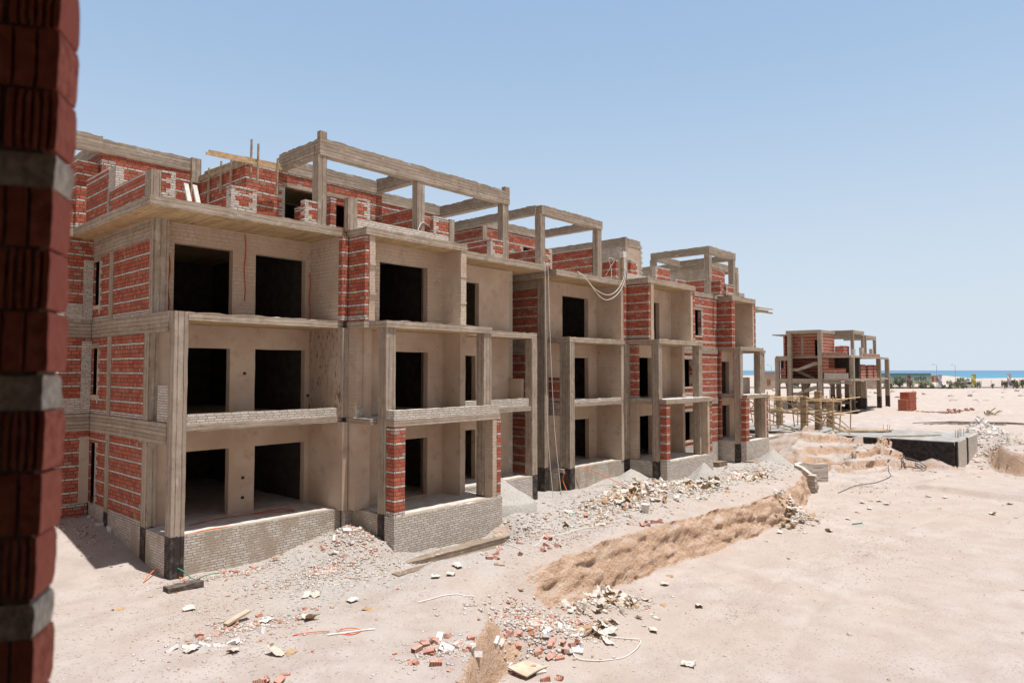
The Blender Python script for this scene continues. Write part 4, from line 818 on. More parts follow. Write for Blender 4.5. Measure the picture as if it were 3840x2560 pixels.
Fb.wall('party_wall', M.inner, 'x', 104.8, .2, 32.6, 37.0, 6.75, 9.92, seg=2); Fb.wall('party_wall', M.inner, 'y', 37.0, .2, 101.7, 104.8, 6.75, 9.92, seg=2)
stair(33.3, 35.6, 5.85, 4.95, 3.6); stair(33.4, 35.7, 2.48, 1.5, 0.1)
Fb.wall(BR, M.brick_clean, 'y', 32.3, .25, 100.4, 106.1, 6.75, 9.92, seg=1.5); Fb.wall(BR, M.brick_clean, 'y', 34.5, .25, 106.1, 112, 6.75, 9.5, [(106.2, 107.2, 6.75, 9.2)], seg=1.5); Fb.beam(106, 112, 34.45, 34.75, 9.5, 9.95)
# jutting bay and its walls
Fb.wall(BR, M.brick_clean, 'x', 100.05, .2, 29.1, 32.2, 4.3, 4.95, seg=1); Fb.wall(WH, M.white, 'x', 100.05, .2, 28.8, 31.9, 3.5, 4.3, seg=1); Fb.wall(BR, M.brick_clean, 'x', 100.04, .2, 31.3, 32.2, 4.95, 6.4, seg=1)
Fb.wall(BR, M.brick, 'y', 31.8, .2, 102, 116, 3.5, 6.45, [(105.5, 106.4, 3.5, 5.7), (111.9, 113, 3.9, 6)], seg=1.5); Fb.wall('rear_wall', M.inner, 'y', 38.4, .25, 102, 119, 3.5, 6.45, seg=2); Fb.col(108.2, 108.5, 30.4, 30.7, 3.5, 6.45); Fb.col(111.4, 111.7, 30.4, 30.7, 3.5, 6.45)
for x0, x1, h in ((105.9, 108.3, 2.0), (109.6, 112.0, 1.9), (112.6, 114.2, 1.95)): one('brick_stack', (lambda b_: (b_.box(x0, x1, 28.75, 29.9, 3.5, 3.5 + h, seg=.4, amp=.05, top=.1), b_)[1])(MB()), M.brick_clean, {105.9: 'left stack of red bricks on the middle floor of the far shell', 109.6: 'middle stack of red bricks on the middle floor of the far shell', 112.6: 'right stack of red bricks on the middle floor of the far shell'}[x0], 'bricks', 'brick stacks on the far shell')
parapet(Fb, 'x', 100.1, .2, 28.9, 32.2, 6.75, 7.1); parapet(Fb, 'y', 28.5, .2, 107, 115, 6.72, 7.05)
for x, y0, y1, zt in ((106.6, 30, 34, 10.5), (111.7, 30, 34, 10.45), (112.9, 30, 34.5, 10.0), (118.1, 30, 34.5, 9.95)):
    Fb.box('pergola_post', M.colr, x - .2, x + .2, 29.8, 30.2, 6.75, zt - .5, seg=1.2); Fb.beam(x - .2, x + .2, 30.2, y1, zt - .5, zt, n='pergola_beam', seg=.5)
Fb.beam(106.4, 111.9, 29.8, 30.2, 10.0, 10.5, n='pergola_beam', seg=.5); Fb.beam(112.7, 118.3, 29.8, 30.2, 9.5, 9.98, n='pergola_beam', seg=.5)
for x, z1 in ((104.4, 7.7), (108.4, 8.0), (113.5, 7.9)): Fb.box('brick_pier', M.white, x, x + .8, 29.2, 29.6, 6.72, z1, seg=.4, amp=.03)
one('brick_stack', (lambda b_: (b_.box(104.6, 107.2, 30.6, 31.8, 6.75, 8.15, seg=.4, amp=.06, top=.3), b_)[1])(MB()), M.brick_clean, 'stack of red bricks on the roof terrace of the far shell', 'bricks')
Fb.box('footing', M.bitumen, 99.2, 103.2, 27.4, 29.2, -1.35, -.75, seg=.8, amp=.03); Fb.box('footing', M.bitumen, 104.2, 108, 27.6, 29.2, -1.35, -.85, seg=.8, amp=.03)

# ------------------------------------------------------------------ brick stack and loose bricks on the plain
bs = thing('brick_stack', 'tall square stack of red bricks alone on the sand right of the far shell', 'bricks', (112, 24, -1))
M.stack = brick_mat('stacked_red_bricks', .2, False, 0.0)
def stackmesh(x0, x1, y0, y1, z0, z1):
    mb = MB(); r_ = random.Random(int(x0 * 10)); z = z0
    while z < z1:
        x = x0 + r_.uniform(0, .12)
        while x < x1:
            y = y0 + r_.uniform(-.03, .05)
            mb.box(x, x + .24, y, y1, z, z + .115, seg=3, amp=.012); x += .255
        z += .125
    return mb
M.redb = simple('fired_red_brick', (0.42, 0.135, 0.085), (0.54, 0.21, 0.14), 14, 0.9, .004, island=(0.34, 0.10, 0.065))
part(stackmesh(110.9, 115.2, 23.8, 25, -1.2, 1.55), 'tall_stack', M.redb, bs); part(stackmesh(109.7, 110.8, 23.9, 25, -1.2, .55), 'low_stack', M.redb, bs)

# ------------------------------------------------------------------ small loose things: prototypes
def hollow_brick():
    mb = MB(); mb.box(-.125, .125, -.06, .06, 0, .12, seg=.13, amp=.004)
    for sx in (-1, 1):
        for i in range(2):
            for j in range(3):
                y0 = -.049 + j * .0345; z0 = .014 + i * .05
                mb.box(sx * .1262 - .0008, sx * .1262 + .0008, y0, y0 + .027, z0, z0 + .042, seg=1, amp=0, mi=1)
    for sy in (-1, 1):
        for i in range(5): mb.box(-.11 + i * .05, -.10 + i * .05, sy * .0605 - .001, sy * .0605 + .001, .01, .11, seg=1, amp=0, mi=1)
    return mb.mesh('hollow_brick', [M.redb, M.darkhole])
M.darkhole = simple('brick_core_painted_shade', (0.10, 0.025, 0.015), (0.14, 0.035, 0.02), 8, .95, 0)  # dark plates paint the shade of brick cores and side grooves
M.whiteb = simple('sand_lime_brick', (0.52, 0.50, 0.475), (0.66, 0.64, 0.61), 14, .92, .004)
def white_brick(): mb = MB(); mb.box(-.125, .125, -.06, .06, 0, .068, seg=.13, amp=.005); return mb.mesh('white_brick', M.whiteb)
def broken(m, s):
    mb = MB(); mb.box(-.09, .09, -.06, .06, 0, .1, seg=.05, amp=.03, fr=9 + s); return mb.mesh('broken_brick', m)
def stone(s):
    mb = MB(); r_ = random.Random(s); n = 7; m_ = 5; vs = []; fs = []
    for i in range(m_):
        t = math.pi * (i + .5) / m_
        for k in range(n):
            a = 2 * math.pi * k / n; p = Vector((math.sin(t) * math.cos(a), math.sin(t) * math.sin(a) * .8, math.cos(t) * .62))
            vs.append((p * (1 + .55 * noise.noise(p * 1.5 + Vector((s * 3.1, 0, 0)))))[:])
    for i in range(m_ - 1):
        for k in range(n): fs.append((i * n + k, (i + 1) * n + k, (i + 1) * n + (k + 1) % n, i * n + (k + 1) % n))
    fs += [tuple(range(n)), tuple((m_ - 1) * n + k for k in range(n))[::-1]]
    mb.add(vs, fs); return mb.mesh('stone', M.stone, sharp=25)
M.stone = simple('broken_stone', (0.34, 0.28, 0.225), (0.50, 0.43, 0.36), 9, .95, .006, obj=(0.36, 0.33, 0.30))
M.bag = simple('empty_cement_bag_paper', (0.50, 0.45, 0.40), (0.62, 0.58, 0.54), 5, .85, .003, obj=(0.46, 0.375, 0.29)); M.bagin = simple('brown_kraft_paper', (0.30, 0.19, 0.10), (0.42, 0.29, 0.17), 5, .85, .003)
def bag(s):
    nu, nv = 13, 9; mb = MB(); r_ = random.Random(s); A1 = r_.uniform(.5, 2.0); ph = r_.uniform(0, 6); curl = r_.uniform(-1.6, 1.8); off = Vector((s * 5.3, s * 1.7, 0)); wd = r_.uniform(.36, .56); hd = r_.uniform(.26, .38)
    top, bot = [], []
    for i in range(nu):
        for j in range(nv):
            u = i / (nu - 1) - .5; v = j / (nv - 1) - .5; e = min(1, 3.2 * (0.5 - max(abs(u), abs(v)) + .02)); th = .045 * e
            p = Vector((u * wd, v * hd, 0)); q = p * 6.5 + off
            c = noise.noise_vector(q) * .055 + noise.noise_vector(q * 2.3) * .03
            if curl and abs(u) > .12: # curl one end up
                t = (abs(u) - .12); 
                if (u > 0) == (curl > 0): a = abs(curl) * t; p.z += math.sin(a * 2.2) * t * .8 * wd; p.x -= math.copysign(t * (1 - math.cos(a * 1.6)) * wd * .8, u)
            p = p + c; top.append((p.x, p.y, p.z + th + .035)); bot.append((p.x, p.y, p.z - th * .35 + .03))
    n = nu * nv; mb.v = top + bot; idx = lambda i, j: i * nv + j
    for i in range(nu - 1):
        for j in range(nv - 1):
            a, b, c, d = idx(i, j), idx(i + 1, j), idx(i + 1, j + 1), idx(i, j + 1)
            mb.f.append((a, b, c, d)); mb.m.append(0); mb.f.append((d + n, c + n, b + n, a + n)); mb.m.append(1)
    for i in range(nu - 1):
        for j, sg in ((0, 1), (nv - 1, -1)):
            a, b = idx(i, j), idx(i + 1, j); mb.f.append((a, a + n, b + n, b) if sg > 0 else (b, b + n, a + n, a)); mb.m.append(0)
    for j in range(nv - 1):
        for i, sg in ((0, -1), (nu - 1, 1)):
            a, b = idx(i, j), idx(i, j + 1); mb.f.append((a, a + n, b + n, b) if sg > 0 else (b, b + n, a + n, a)); mb.m.append(0)
    return mb.mesh('cement_bag', [M.bag, M.bagin], sharp=30)
BAGS = [bag(s) for s in range(9)]; M.redb = simple('dusty_red_brick', (0.38, 0.155, 0.11), (0.50, 0.33, 0.27), 7, 0.92, .004, obj=(0.48, 0.25, 0.19)); HB = hollow_brick(); WB = white_brick(); BK = [broken(M.redb, s) for s in range(3)]; ST = [stone(s) for s in range(5)]
r3 = random.Random(21)
def put(name, me, x, y, label, cat, group, sc=1.0, rz=None, rx=0, ry=0, dz=0.0, z=None):
    o = bpy.data.objects.new(name, me); COL.objects.link(o)
    o.location = (x, y, (Hs(x, y) if z is None else z) + dz); o.rotation_euler = (rx, ry, r3.uniform(0, 6.28) if rz is None else rz); o.scale = (sc, sc, sc)
    return tag(o, label, cat, group)
def heap(cx, cy, rx, ry, n, label, group, h=.25, up=True, rot=0.0, sc=(.45, .95)):
    for k in range(n):
        a = r3.uniform(0, 6.28); q = min(1, abs(r3.gauss(0, .52))); dx = q * rx * math.cos(a); dy = q * ry * math.sin(a)
        x = cx + dx * math.cos(rot) - dy * math.sin(rot); y = cy + dx * math.sin(rot) + dy * math.cos(rot)
        put('cement_bag', r3.choice(BAGS), x, y, label, 'bag', group, r3.uniform(*sc), rx=r3.gauss(0, .45) + (math.pi if r3.random() < .42 else 0), ry=r3.gauss(0, .4), dz=.02 + max(0, h * (1 - q)) * r3.random())
heap(26.5, 16.6, 4.6, 1.9, 110, 'crumpled empty cement bag in the big litter heap before the middle block', 'cement bags littered before the middle block', .25, rot=.1)
heap(30.8, 15.6, 3.6, 1.5, 55, 'crumpled empty cement bag in the big litter heap before the middle block', 'cement bags littered before the middle block', .2)
heap(37.0, 15.6, 2.6, 1.3, 26, 'torn cement bag on the rubble between the end block and the curved wall', 'cement bags by the curved wall', .15)
heap(33.4, 12.15, 1.7, 1.0, 34, 'crumpled cement bag piled against the cut bank below the curved wall', 'cement bags below the curved wall', .5, rot=.2)
heap(17.6, 11.95, 1.9, 1.1, 44, 'cream cement bag in the heap at the foot of the cut bank', 'cement bags at the foot of the bank', .4, rot=.2)
heap(15.3, 10.9, 1.3, .6, 14, 'torn brown and cream cement bag low on the rubble slope', 'cement bags on the rubble slope', .1)
heap(21.6, 15.4, 2.2, 1.3, 12, 'flattened cement bag on the grey dust before the gap between the blocks', 'cement bags before the gap', .05)
SB = [(7.4, 17.37, 'torn brown cement bag on the sand below the square concrete slab'), (6.19, 18.52, 'small brown torn bag at far left on the sand'), (10.18, 16.21, 'cream bag with flap on the grey rubble in mid sand'), (10.0, 16.35, 'brown lined bag touching the cream bag on grey rubble'), (10.64, 15.19, 'stiff upright brown bag right of the grey rubble patch'), (10.44, 14.18, 'flat ragged pale bag right of the rubble patch'), (6.34, 14.75, 'brown bag with dark folds beside white bricks'), (6.93, 14.1, 'cream bag with brown fold below the white bricks'), (7.5, 13.4, 'long cream bag with grey tail on the open sand'), (7.7, 13.2, 'grey crumpled bag end next to long cream bag'), (13.26, 14.9, 'large pale bag right below the concrete footing strip'), (13.7, 14.75, 'second pale bag below the concrete footing strip'), (14.3, 15.1, 'pale bag close to the end of the footing strip'), (15.5, 14.5, 'brown mouthed bag on the bank near its rim'), (9.0, 14.6, 'dark folded bag at the right end of the small rubble row'), (8.3, 15.3, 'brown bag in the middle of the small rubble row'),
      (39.48, 10.79, 'first of the pale bags in the pit before the curved wall'), (40.35, 10.56, 'pale bag with dark open mouth in the pit'), (40.42, 10.23, 'standing torn bag beside the dark mouthed one in the pit'), (39.83, 9.69, 'small pale scrap bag right of the group in the pit'), (38.21, 10.11, 'flat white bag below the group in the pit'), (37.2, 10.36, 'thin tan bag left below the group in the pit'), (35.53, 10.35, 'pink and tan bag nearest the bank in the pit'), (43.15, 8.46, 'wide white bag near the low sand ridge'), (43.36, 7.72, 'brown standing bag near the low sand ridge'), (40.39, 7.49, 'tan bag alone below the low sand ridge'), (40.51, 5.24, 'grey cream bag alone at right in the pit'), (43.56, 4.87, 'flat pale bag farthest right in the pit'), (32.69, 10.33, 'pale winged bag on the pit floor right of bank litter'), (19.26, 11.06, 'dark filled looking bag right of the bank heap'), (19.87, 10.17, 'white bag with grey stripe on the open pit floor'), (17.08, 10.14, 'cream bag with brown end on the pit floor'), (15.77, 8.36, 'white oval bag lying flat in the near pit'), (22.03, 12.37, 'rolled pale bag close under the bank'), (21.0, 12.0, 'flat cream bag between bank and rolled bag'), (31.0, 11.9, 'white sheet like bag at the foot of the bank litter')]
for i, (x, y, l) in enumerate(SB): put('cement_bag', BAGS[i % 9], x, y, l, 'bag', 'single cement bags on the sand', r3.uniform(.55, .85), rx=(math.pi if i % 4 == 1 else 0) + r3.gauss(0, .15), ry=r3.gauss(0, .15), dz=.03)
def strew(kind, meshes, cx, cy, rx, ry, n, label, cat, group, sc=(.75, 1.0), tilt=.3):
    for k in range(n):
        a = r3.uniform(0, 6.28); q = math.sqrt(r3.random()); x = cx + rx * q * math.cos(a); y = cy + ry * q * math.sin(a)
        put(kind, r3.choice(meshes), x, y, label, cat, group, r3.uniform(*sc), rx=r3.gauss(0, tilt) + (math.pi / 2 if r3.random() < .3 else 0), ry=r3.gauss(0, tilt), dz=-.015)
RB = 'red hollow brick lying '
strew('hollow_brick', [HB], 9.9, 10.9, .95, .8, 7, RB + 'on the near bank rim', 'brick', 'bricks on the near bank rim'); strew('hollow_brick', [HB], 13.5, 10.6, 1.0, .5, 8, RB + 'at the foot of the rubble slope', 'brick', 'bricks at the slope foot')
strew('hollow_brick', [HB], 23.0, 14.0, 1.0, .5, 9, RB + 'on bare ground above the cut bank', 'brick', 'bricks above the cut bank'); strew('hollow_brick', [HB], 17.2, 15.4, 1.9, 1.2, 14, RB + 'among the grey dust by the looped hose', 'brick', 'bricks by the looped hose')
strew('hollow_brick', [HB], 24.8, 16.2, 3.0, 1.5, 9, RB + 'amid the big bag litter', 'brick', 'bricks in the litter'); strew('hollow_brick', [HB], 6.9, 12.3, .35, .2, 5, RB + 'at the bottom edge of the photo, near left', 'brick', 'bricks at the lower edge')
strew('broken_brick', BK, 8.0, 15.3, 1.7, .7, 12, 'broken piece of red brick in the small rubble row on the sand', 'brick', 'brick pieces in the rubble row', (.4, .9)); strew('broken_brick', BK, 14.0, 11.6, 1.7, .9, 24, 'broken piece of red brick on the rubble slope', 'brick', 'brick pieces on the slope', (.5, 1.1)); strew('broken_brick', BK, 12.8, 18.6, 1.2, 1.3, 14, 'broken piece of red brick in the corner rubble by the first block', 'brick', 'brick pieces in the corner rubble', (.5, 1.1)); strew('broken_brick', BK, 9.7, 10.7, 1.1, 1.0, 16, 'broken piece of red brick on the near bank rim', 'brick', 'brick pieces on the near rim', (.4, 1.0)); strew('broken_brick', BK, 9.5, 19.6, 1.6, .4, 14, 'broken piece of red brick under the first plinth wall', 'brick', 'brick pieces under the plinth', (.4, 1.0))
strew('white_brick', [WB], 7.2, 15.0, 1.2, .5, 7, 'white brick in the small rubble row on the sand', 'brick', 'white bricks in the rubble row', (1, 1.25)); strew('white_brick', [WB], 9.9, 11.0, .9, .7, 10, 'white brick on the near bank rim', 'brick', 'white bricks on the near rim', (1, 1.2)); strew('white_brick', [WB], 13.6, 11.4, 1.6, .9, 14, 'white brick on the rubble slope', 'brick', 'white bricks on the slope', (1, 1.2)); strew('white_brick', [WB], 8.2, 26.0, .5, 1.6, 4, 'white brick in the shade by the left end wall', 'brick', 'white bricks in the shade', (1.2, 1.6)); strew('white_brick', [WB], 13.2, 18.7, 1.2, 1.0, 7, 'white brick in the corner rubble by the first block', 'brick', 'white bricks in the corner', (1, 1.2))
for k in range(95):
    a = r3.uniform(0, 6.28); q = math.sqrt(r3.random()) * 4.2; x = 67.0 + q * 1.15 * math.cos(a); y = 9.3 + q * .55 * math.sin(a); put('white_block', WB, x, y, 'white block in the heap tipped beyond the basement end wall', 'block', 'white blocks heaped beyond the basement', r3.uniform(1.0, 1.7), rx=r3.gauss(0, .6), ry=r3.gauss(0, .6), dz=max(0, 1.5 * (1 - q / 3.2)) * r3.uniform(.75, 1))
for k in range(95):
    x = r3.uniform(107.5, 118); y = 20.6 - (x - 112) * .42 + r3.uniform(-1.7, 1.4); put('red_brick', HB, x, y, 'loose red brick strewn flat on the sand right of the tall stack', 'brick', 'loose bricks right of the tall stack', r3.uniform(1.2, 1.7), rx=r3.gauss(0, .3))
for k in range(60):
    x = r3.uniform(16, 45); y = r3.uniform(2, 12) if r3.random() < .6 else r3.uniform(13.6, 16.5); put('stone', r3.choice(ST), x, y, 'loose stone on the sand of the pit and bank', 'stone', 'loose stones on the sand', r3.uniform(.03, .11), dz=.0)
for k in range(50):
    x = r3.uniform(57.5, 63); y = r3.uniform(3.2, 7.2); put('stone', r3.choice(ST), x, y, 'tan rock on the cliff at the right edge', 'stone', 'rocks on the right cliff', r3.uniform(.08, .3), dz=.0)
for k in range(70):
    fd = r3.uniform(120, 200); la_ = r3.uniform(60, 150); x, y, _ = pos(fd, la_); put('stone', r3.choice(ST), x, y, 'rough boulder in the spoil strip before the road', 'stone', 'boulders before the road', r3.uniform(.25, .8), dz=-.1)

# rubble and chippings nobody could count
M.rub = G('rubble_chippings')
g = M.rub; ri = g.geo.outputs['Random Per Island']; c = g.mix(ri, (0.39, 0.34, 0.30), (0.54, 0.495, 0.455)); c = g.mix(g.mr(ri, .86, .88), c, (0.38, 0.13, 0.075)); c = g.mix(g.mr(ri, .16, .14), c, (0.40, 0.29, 0.20)); c = g.mix(g.mr(ri, .955, .96), c, (0.62, 0.60, 0.57))
M.rub = g.fin(c, .95)
M.scrap = G('torn_paper_scraps'); g = M.scrap; ri = g.geo.outputs['Random Per Island']; c = g.mix(ri, (0.44, 0.38, 0.31), (0.60, 0.56, 0.51)); c = g.mix(g.mr(ri, .34, .3), c, (0.33, 0.21, 0.115)); c = g.mix(g.mr(ri, .975, .98), c, (0.10, 0.30, 0.25)); M.scrap = g.fin(c, .85)
def rubble(name, spec, seed, lab, mat_=None):
    rs = np.random.RandomState(seed); V = []; F = []; nb = 0
    base = np.array([(1, 0, 0), (0, 1, 0), (-1, 0, 0), (0, -1, 0), (0, 0, 1), (0, 0, -1.0)]); tri = np.array([(0, 1, 4), (1, 2, 4), (2, 3, 4), (3, 0, 4), (1, 0, 5), (2, 1, 5), (3, 2, 5), (0, 3, 5)])
    for cx, cy, rx, ry, n, s0, s1 in spec:
        a = rs.uniform(0, 2 * math.pi, n); q = np.minimum(np.abs(rs.normal(0, .55, n)), 1.6); x = cx + rx * q * np.cos(a); y = cy + ry * q * np.sin(a); z = H(x, y)
        s = s0 + (s1 - s0) * rs.uniform(0, 1, n) ** 3
        P = base[None] * rs.uniform(.45, 1.15, (n, 6, 1)) * np.stack([rs.uniform(.6, 1.5, n), rs.uniform(.6, 1.2, n), rs.uniform(.35, .8, n)], -1)[:, None]
        th = rs.uniform(0, 6.28, n); cs, sn = np.cos(th)[:, None], np.sin(th)[:, None]
        X = P[..., 0] * cs - P[..., 1] * sn; Y = P[..., 0] * sn + P[..., 1] * cs
        V.append(np.stack([X * s[:, None] + x[:, None], Y * s[:, None] + y[:, None], P[..., 2] * s[:, None] + z[:, None] + .1 * s[:, None]], -1).reshape(-1, 3))
        F.append((tri[None] + (nb + np.arange(n) * 6)[:, None, None]).reshape(-1, 3)); nb += n * 6
    V = np.concatenate(V); F = np.concatenate(F); me = bpy.data.meshes.new(name)
    me.vertices.add(len(V)); me.vertices.foreach_set('co', V.astype(np.float32).ravel()); me.loops.add(F.size); me.loops.foreach_set('vertex_index', F.astype(np.int32).ravel()); me.polygons.add(len(F)); me.polygons.foreach_set('loop_start', (np.arange(len(F)) * 3).astype(np.int32)); me.update(calc_edges=True); me.materials.append(mat_ or M.rub)
    o = bpy.data.objects.new(name, me); COL.objects.link(o); tag(o, lab, 'rubble', kind='stuff')
rubble('rubble', [(11.5, 17.6, 3.2, 1.7, 3800, .008, .075), (8.0, 15.3, 2.3, .8, 900, .008, .08), (13.3, 19.0, 1.5, 1.5, 1400, .01, .1), (14.2, 12.0, 2.0, 1.3, 2600, .01, .10), (9.8, 10.9, 1.3, 1.0, 900, .008, .06), (18.5, 16.5, 3.2, 1.6, 3000, .01, .09), (27, 16.8, 6.5, 2.2, 5200, .012, .12), (37, 16.4, 5.0, 1.7, 2600, .012, .12), (10, 19.4, 2.2, .5, 900, .01, .07), (18, 11.9, 2.4, 1.2, 900, .01, .08), (34, 12.0, 3, 1.2, 700, .012, .09), (7.5, 17, 4.5, 5, 5200, .005, .032), (7.3, 14.5, 3.5, 3, 1500, .005, .05), (9.0, 19.6, 2.0, .7, 1000, .01, .06), (7.2, 25, .7, 3.0, 500, .01, .09), (30, 8, 16, 6, 3500, .006, .045), (20, 9, 6, 3.5, 2500, .005, .03), (53, 13, 4, 6, 1300, .015, .12), (60, 7, 5, 3, 900, .02, .2), (66, 9, 4, 2.5, 500, .02, .12), (20, 14.6, 6, 1.0, 1500, .008, .06), (44, 12, 4, 2.5, 700, .01, .08)], 5, 'scattered rubble and brick chippings over the sand and dust')

rubble('paper_scraps', [(26.5, 16.6, 4.6, 1.8, 1900, .04, .15), (30.8, 15.6, 3.6, 1.5, 1100, .04, .15), (37, 15.6, 2.8, 1.4, 700, .04, .14), (33.4, 12.1, 1.6, .9, 520, .04, .15), (17.4, 11.9, 1.9, 1.0, 800, .03, .12), (15.3, 11.0, 1.5, .8, 350, .03, .1), (21.5, 15.5, 2.5, 1.3, 160, .03, .1), (12.5, 16.5, 2.5, 1.5, 90, .02, .07), (8, 15.2, 2, .7, 70, .02, .08)], 9, 'torn scraps of cream and brown paper mixed into the litter heaps', M.scrap)

# grey sand heaps
def sheap(cx, cy, r, h, lab, s):
    mb = MB(); n = 40; m_ = 16; vs = []; z0 = Hs(cx, cy) - .35
    for i in range(m_ + 1):
        t = i / m_
        for k in range(n):
            a = 2 * math.pi * k / n; rr = r * (1 - t) * (1 + .22 * noise.noise(Vector((math.cos(a) * 1.3, math.sin(a) * 1.3, s)))) ; x = cx + rr * math.cos(a); y = cy + rr * math.sin(a) * .8
            z = z0 + (h + .35) * (1 - (1 - t) ** 1.02) ** 1.15 - .10 * max(0, t - .85) + .05 * noise.noise(Vector((x * 2.2, y * 2.2, s))) + .03 * noise.noise(Vector((x * 6, y * 6, s)))
            vs.append((x, y, z - (.7 if i == 0 else 0)))
    fs = [(i * n + k, i * n + (k + 1) % n, (i + 1) * n + (k + 1) % n, (i + 1) * n + k) for i in range(m_) for k in range(n)] + [tuple(m_ * n + k for k in range(n))]
    mb.add(vs, fs); one('sand_heap', mb, M.gsand, lab, 'heap', 'grey sand heaps', sharp=0)
M.gsand = simple('grey_building_sand', (0.30, 0.28, 0.255), (0.40, 0.375, 0.345), 14, .97, .02, detail=6)
sheap(33.4, 16.7, 1.6, .9, 'pale grey sand heap against the second bay of the middle block', 1); sheap(43.4, 17.0, 2.0, .9, 'grey sand heap before the end block, behind the curved wall', 2); sheap(20.0, 18.7, 1.6, .62, 'grey sand heap spilling from the terrace corner of the first block', 3); sheap(29.9, 18.9, 1.6, .45, 'low grey sand mound under the middle block plinth', 4)

# ------------------------------------------------------------------ boards, hoses, cables
def tubeobj(name, pts, r, m, label, cat, ground_=False, lift=.02):
    P_ = []
    for i in range(len(pts) - 1):
        a = Vector(pts[i - 1] if i else pts[0]); b = Vector(pts[i]); c = Vector(pts[i + 1]); d = Vector(pts[min(i + 2, len(pts) - 1)])
        for k in range(6):
            t = k / 6; P_.append(.5 * ((2 * b) + (c - a) * t + (2 * a - 5 * b + 4 * c - d) * t * t + (3 * b - a - 3 * c + d) * t ** 3))
    P_.append(Vector(pts[-1]))
    if ground_: P_ = [Vector((p.x, p.y, Hs(p.x, p.y) + lift + p.z)) for p in P_]
    mb = MB(); mb.tube(P_, r, 6); return one(name, mb, m, label, cat)
tubeobj('hose', [(24.3, 20.0, 9.62), (24.32, 19.93, 9.3), (24.34, 19.9, 6), (24.45, 19.9, 2), (24.6, 19.7, -1.15)], .015, M.rope, 'left strand of the pale hose hanging from roof to ground at the gap', 'hose')
tubeobj('hose', [(24.5, 20.0, 9.62), (24.54, 19.92, 9.2), (24.66, 19.9, 6), (24.9, 19.85, 2), (25.1, 19.6, -1.15)], .015, M.rope, 'right strand of the pale hose hanging from roof to ground at the gap', 'hose')
tubeobj('hose', [(26.9, 20.0, 9.5), (27.3, 19.88, 9.3), (28.2, 19.86, 8.75), (29.3, 19.86, 8.55), (30.2, 19.86, 8.9), (30.9, 19.9, 9.7), (31.2, 20.1, 10.85)], .015, M.rope, 'upper pale hose looping below the roof edge of the middle block', 'hose')
tubeobj('hose', [(26.9, 19.99, 9.52), (27.5, 19.87, 9.15), (28.5, 19.85, 8.45), (29.3, 19.85, 8.3), (30.3, 19.85, 8.75), (31.0, 19.9, 9.6), (31.3, 20.1, 10.8)], .015, M.rope, 'lower pale hose looping below the roof edge of the middle block', 'hose')
tubeobj('hose', [(30.2, 20.6, 9.7), (30.4, 20.4, 10.2), (30.6, 20.3, 10.55), (30.2, 20.4, 10.6), (30.35, 20.35, 10.1), (30.3, 20.3, 9.6)], .012, M.rope, 'knotted pale hose over the brick parapet of the middle block', 'hose')
tubeobj('hose', [(17.0, 15.0, 0), (17.5, 16.4, 0), (18.6, 16.9, .02), (19.3, 16.0, 0), (18.3, 15.2, 0), (17.6, 14.9, 0)], .012, M.rope, 'white hose loop on the grey dust before the first block', 'hose', True)
tubeobj('hose', [(18.2, 15.0, 0), (19.6, 15.3, .05), (21.0, 14.9, 0), (22, 14.3, 0)], .011, M.rope, 'white hose running right from the loop toward the bank', 'hose', True)
tubeobj('hose', [(15.0, 11.3, 0), (15.9, 10.4, 0), (16.2, 10.0, .03), (15.3, 9.8, 0), (14.4, 10.0, 0), (13.9, 10.4, .02), (14.2, 10.8, 0)], .012, M.rope, 'white hose curled at the foot of the rubble slope', 'hose', True)
tubeobj('hose', [(11.5, 13.6, 0), (12.4, 13.5, 0), (13.2, 13.3, 0)], .015, M.rope, 'straight pale hose on the sand above the near bank', 'hose', True)
tubeobj('plastic_pipe', [(8.71, 13.35, 0), (9.2, 13.05, 0), (9.59, 12.82, 0)], .02, M.palewood, 'thin grey pipe lying on the open sand', 'pipe', True)
tubeobj('conduit', [(8.95, 13.35, 0), (9.2, 13.3, .03), (9.35, 13.0, 0), (9.1, 12.95, 0), (8.95, 13.15, 0)], .011, M.orange, 'orange conduit ring across the thin grey pipe', 'cable', True)
tubeobj('conduit', [(8.2, 13.95, 0), (8.6, 13.68, .02), (8.85, 13.5, 0)], .011, M.orange, 'short straight orange conduit on the open sand', 'cable', True)
tubeobj('conduit', [(7.38, 20.27, 0), (7.65, 20.6, .1), (8.0, 20.8, .12), (8.3, 20.0, 0)], .016, M.orange, 'orange conduit arched by the first corner column', 'cable', True)
tubeobj('cable', [(8.0, 20.9, 0), (8.05, 20.9, .3), (8.25, 20.0, .25), (8.5, 19.7, 0), (8.7, 19.3, .15), (9.1, 19.4, .1)], .013, M.green, 'green cable coiled at the foot of the first corner column', 'cable', True)
tubeobj('conduit', [(8.6, 20.28, .0), (9.2, 20.3, .03), (9.9, 20.27, .0)], .015, M.orange, 'orange conduit lying on the first terrace edge', 'cable')
tubeobj('conduit', [(9.0, 21.3, .02), (10.2, 21.6, .02), (11.6, 21.2, .03), (12.3, 20.9, .02), (12.0, 21.5, .02), (11.0, 21.4, .03)], .013, M.redpipe, 'dull red conduit coiled on the shaded first terrace', 'cable')
tubeobj('conduit', [(26.8, 19.95, .05), (27.6, 19.6, -.2), (28.2, 18.4, -.75), (28.0, 17.5, -.8), (27.0, 16.8, -.75), (26.5, 15.9, -.85)], .018, M.orange, 'orange conduit trailing from the middle block down over the litter', 'cable')
tubeobj('conduit', [(25.7, 19.9, -.1), (25.95, 20.2, -.5), (25.9, 19.9, -1.0)], .018, M.orange, 'orange conduit hanging by the dark corner of the middle block', 'cable')
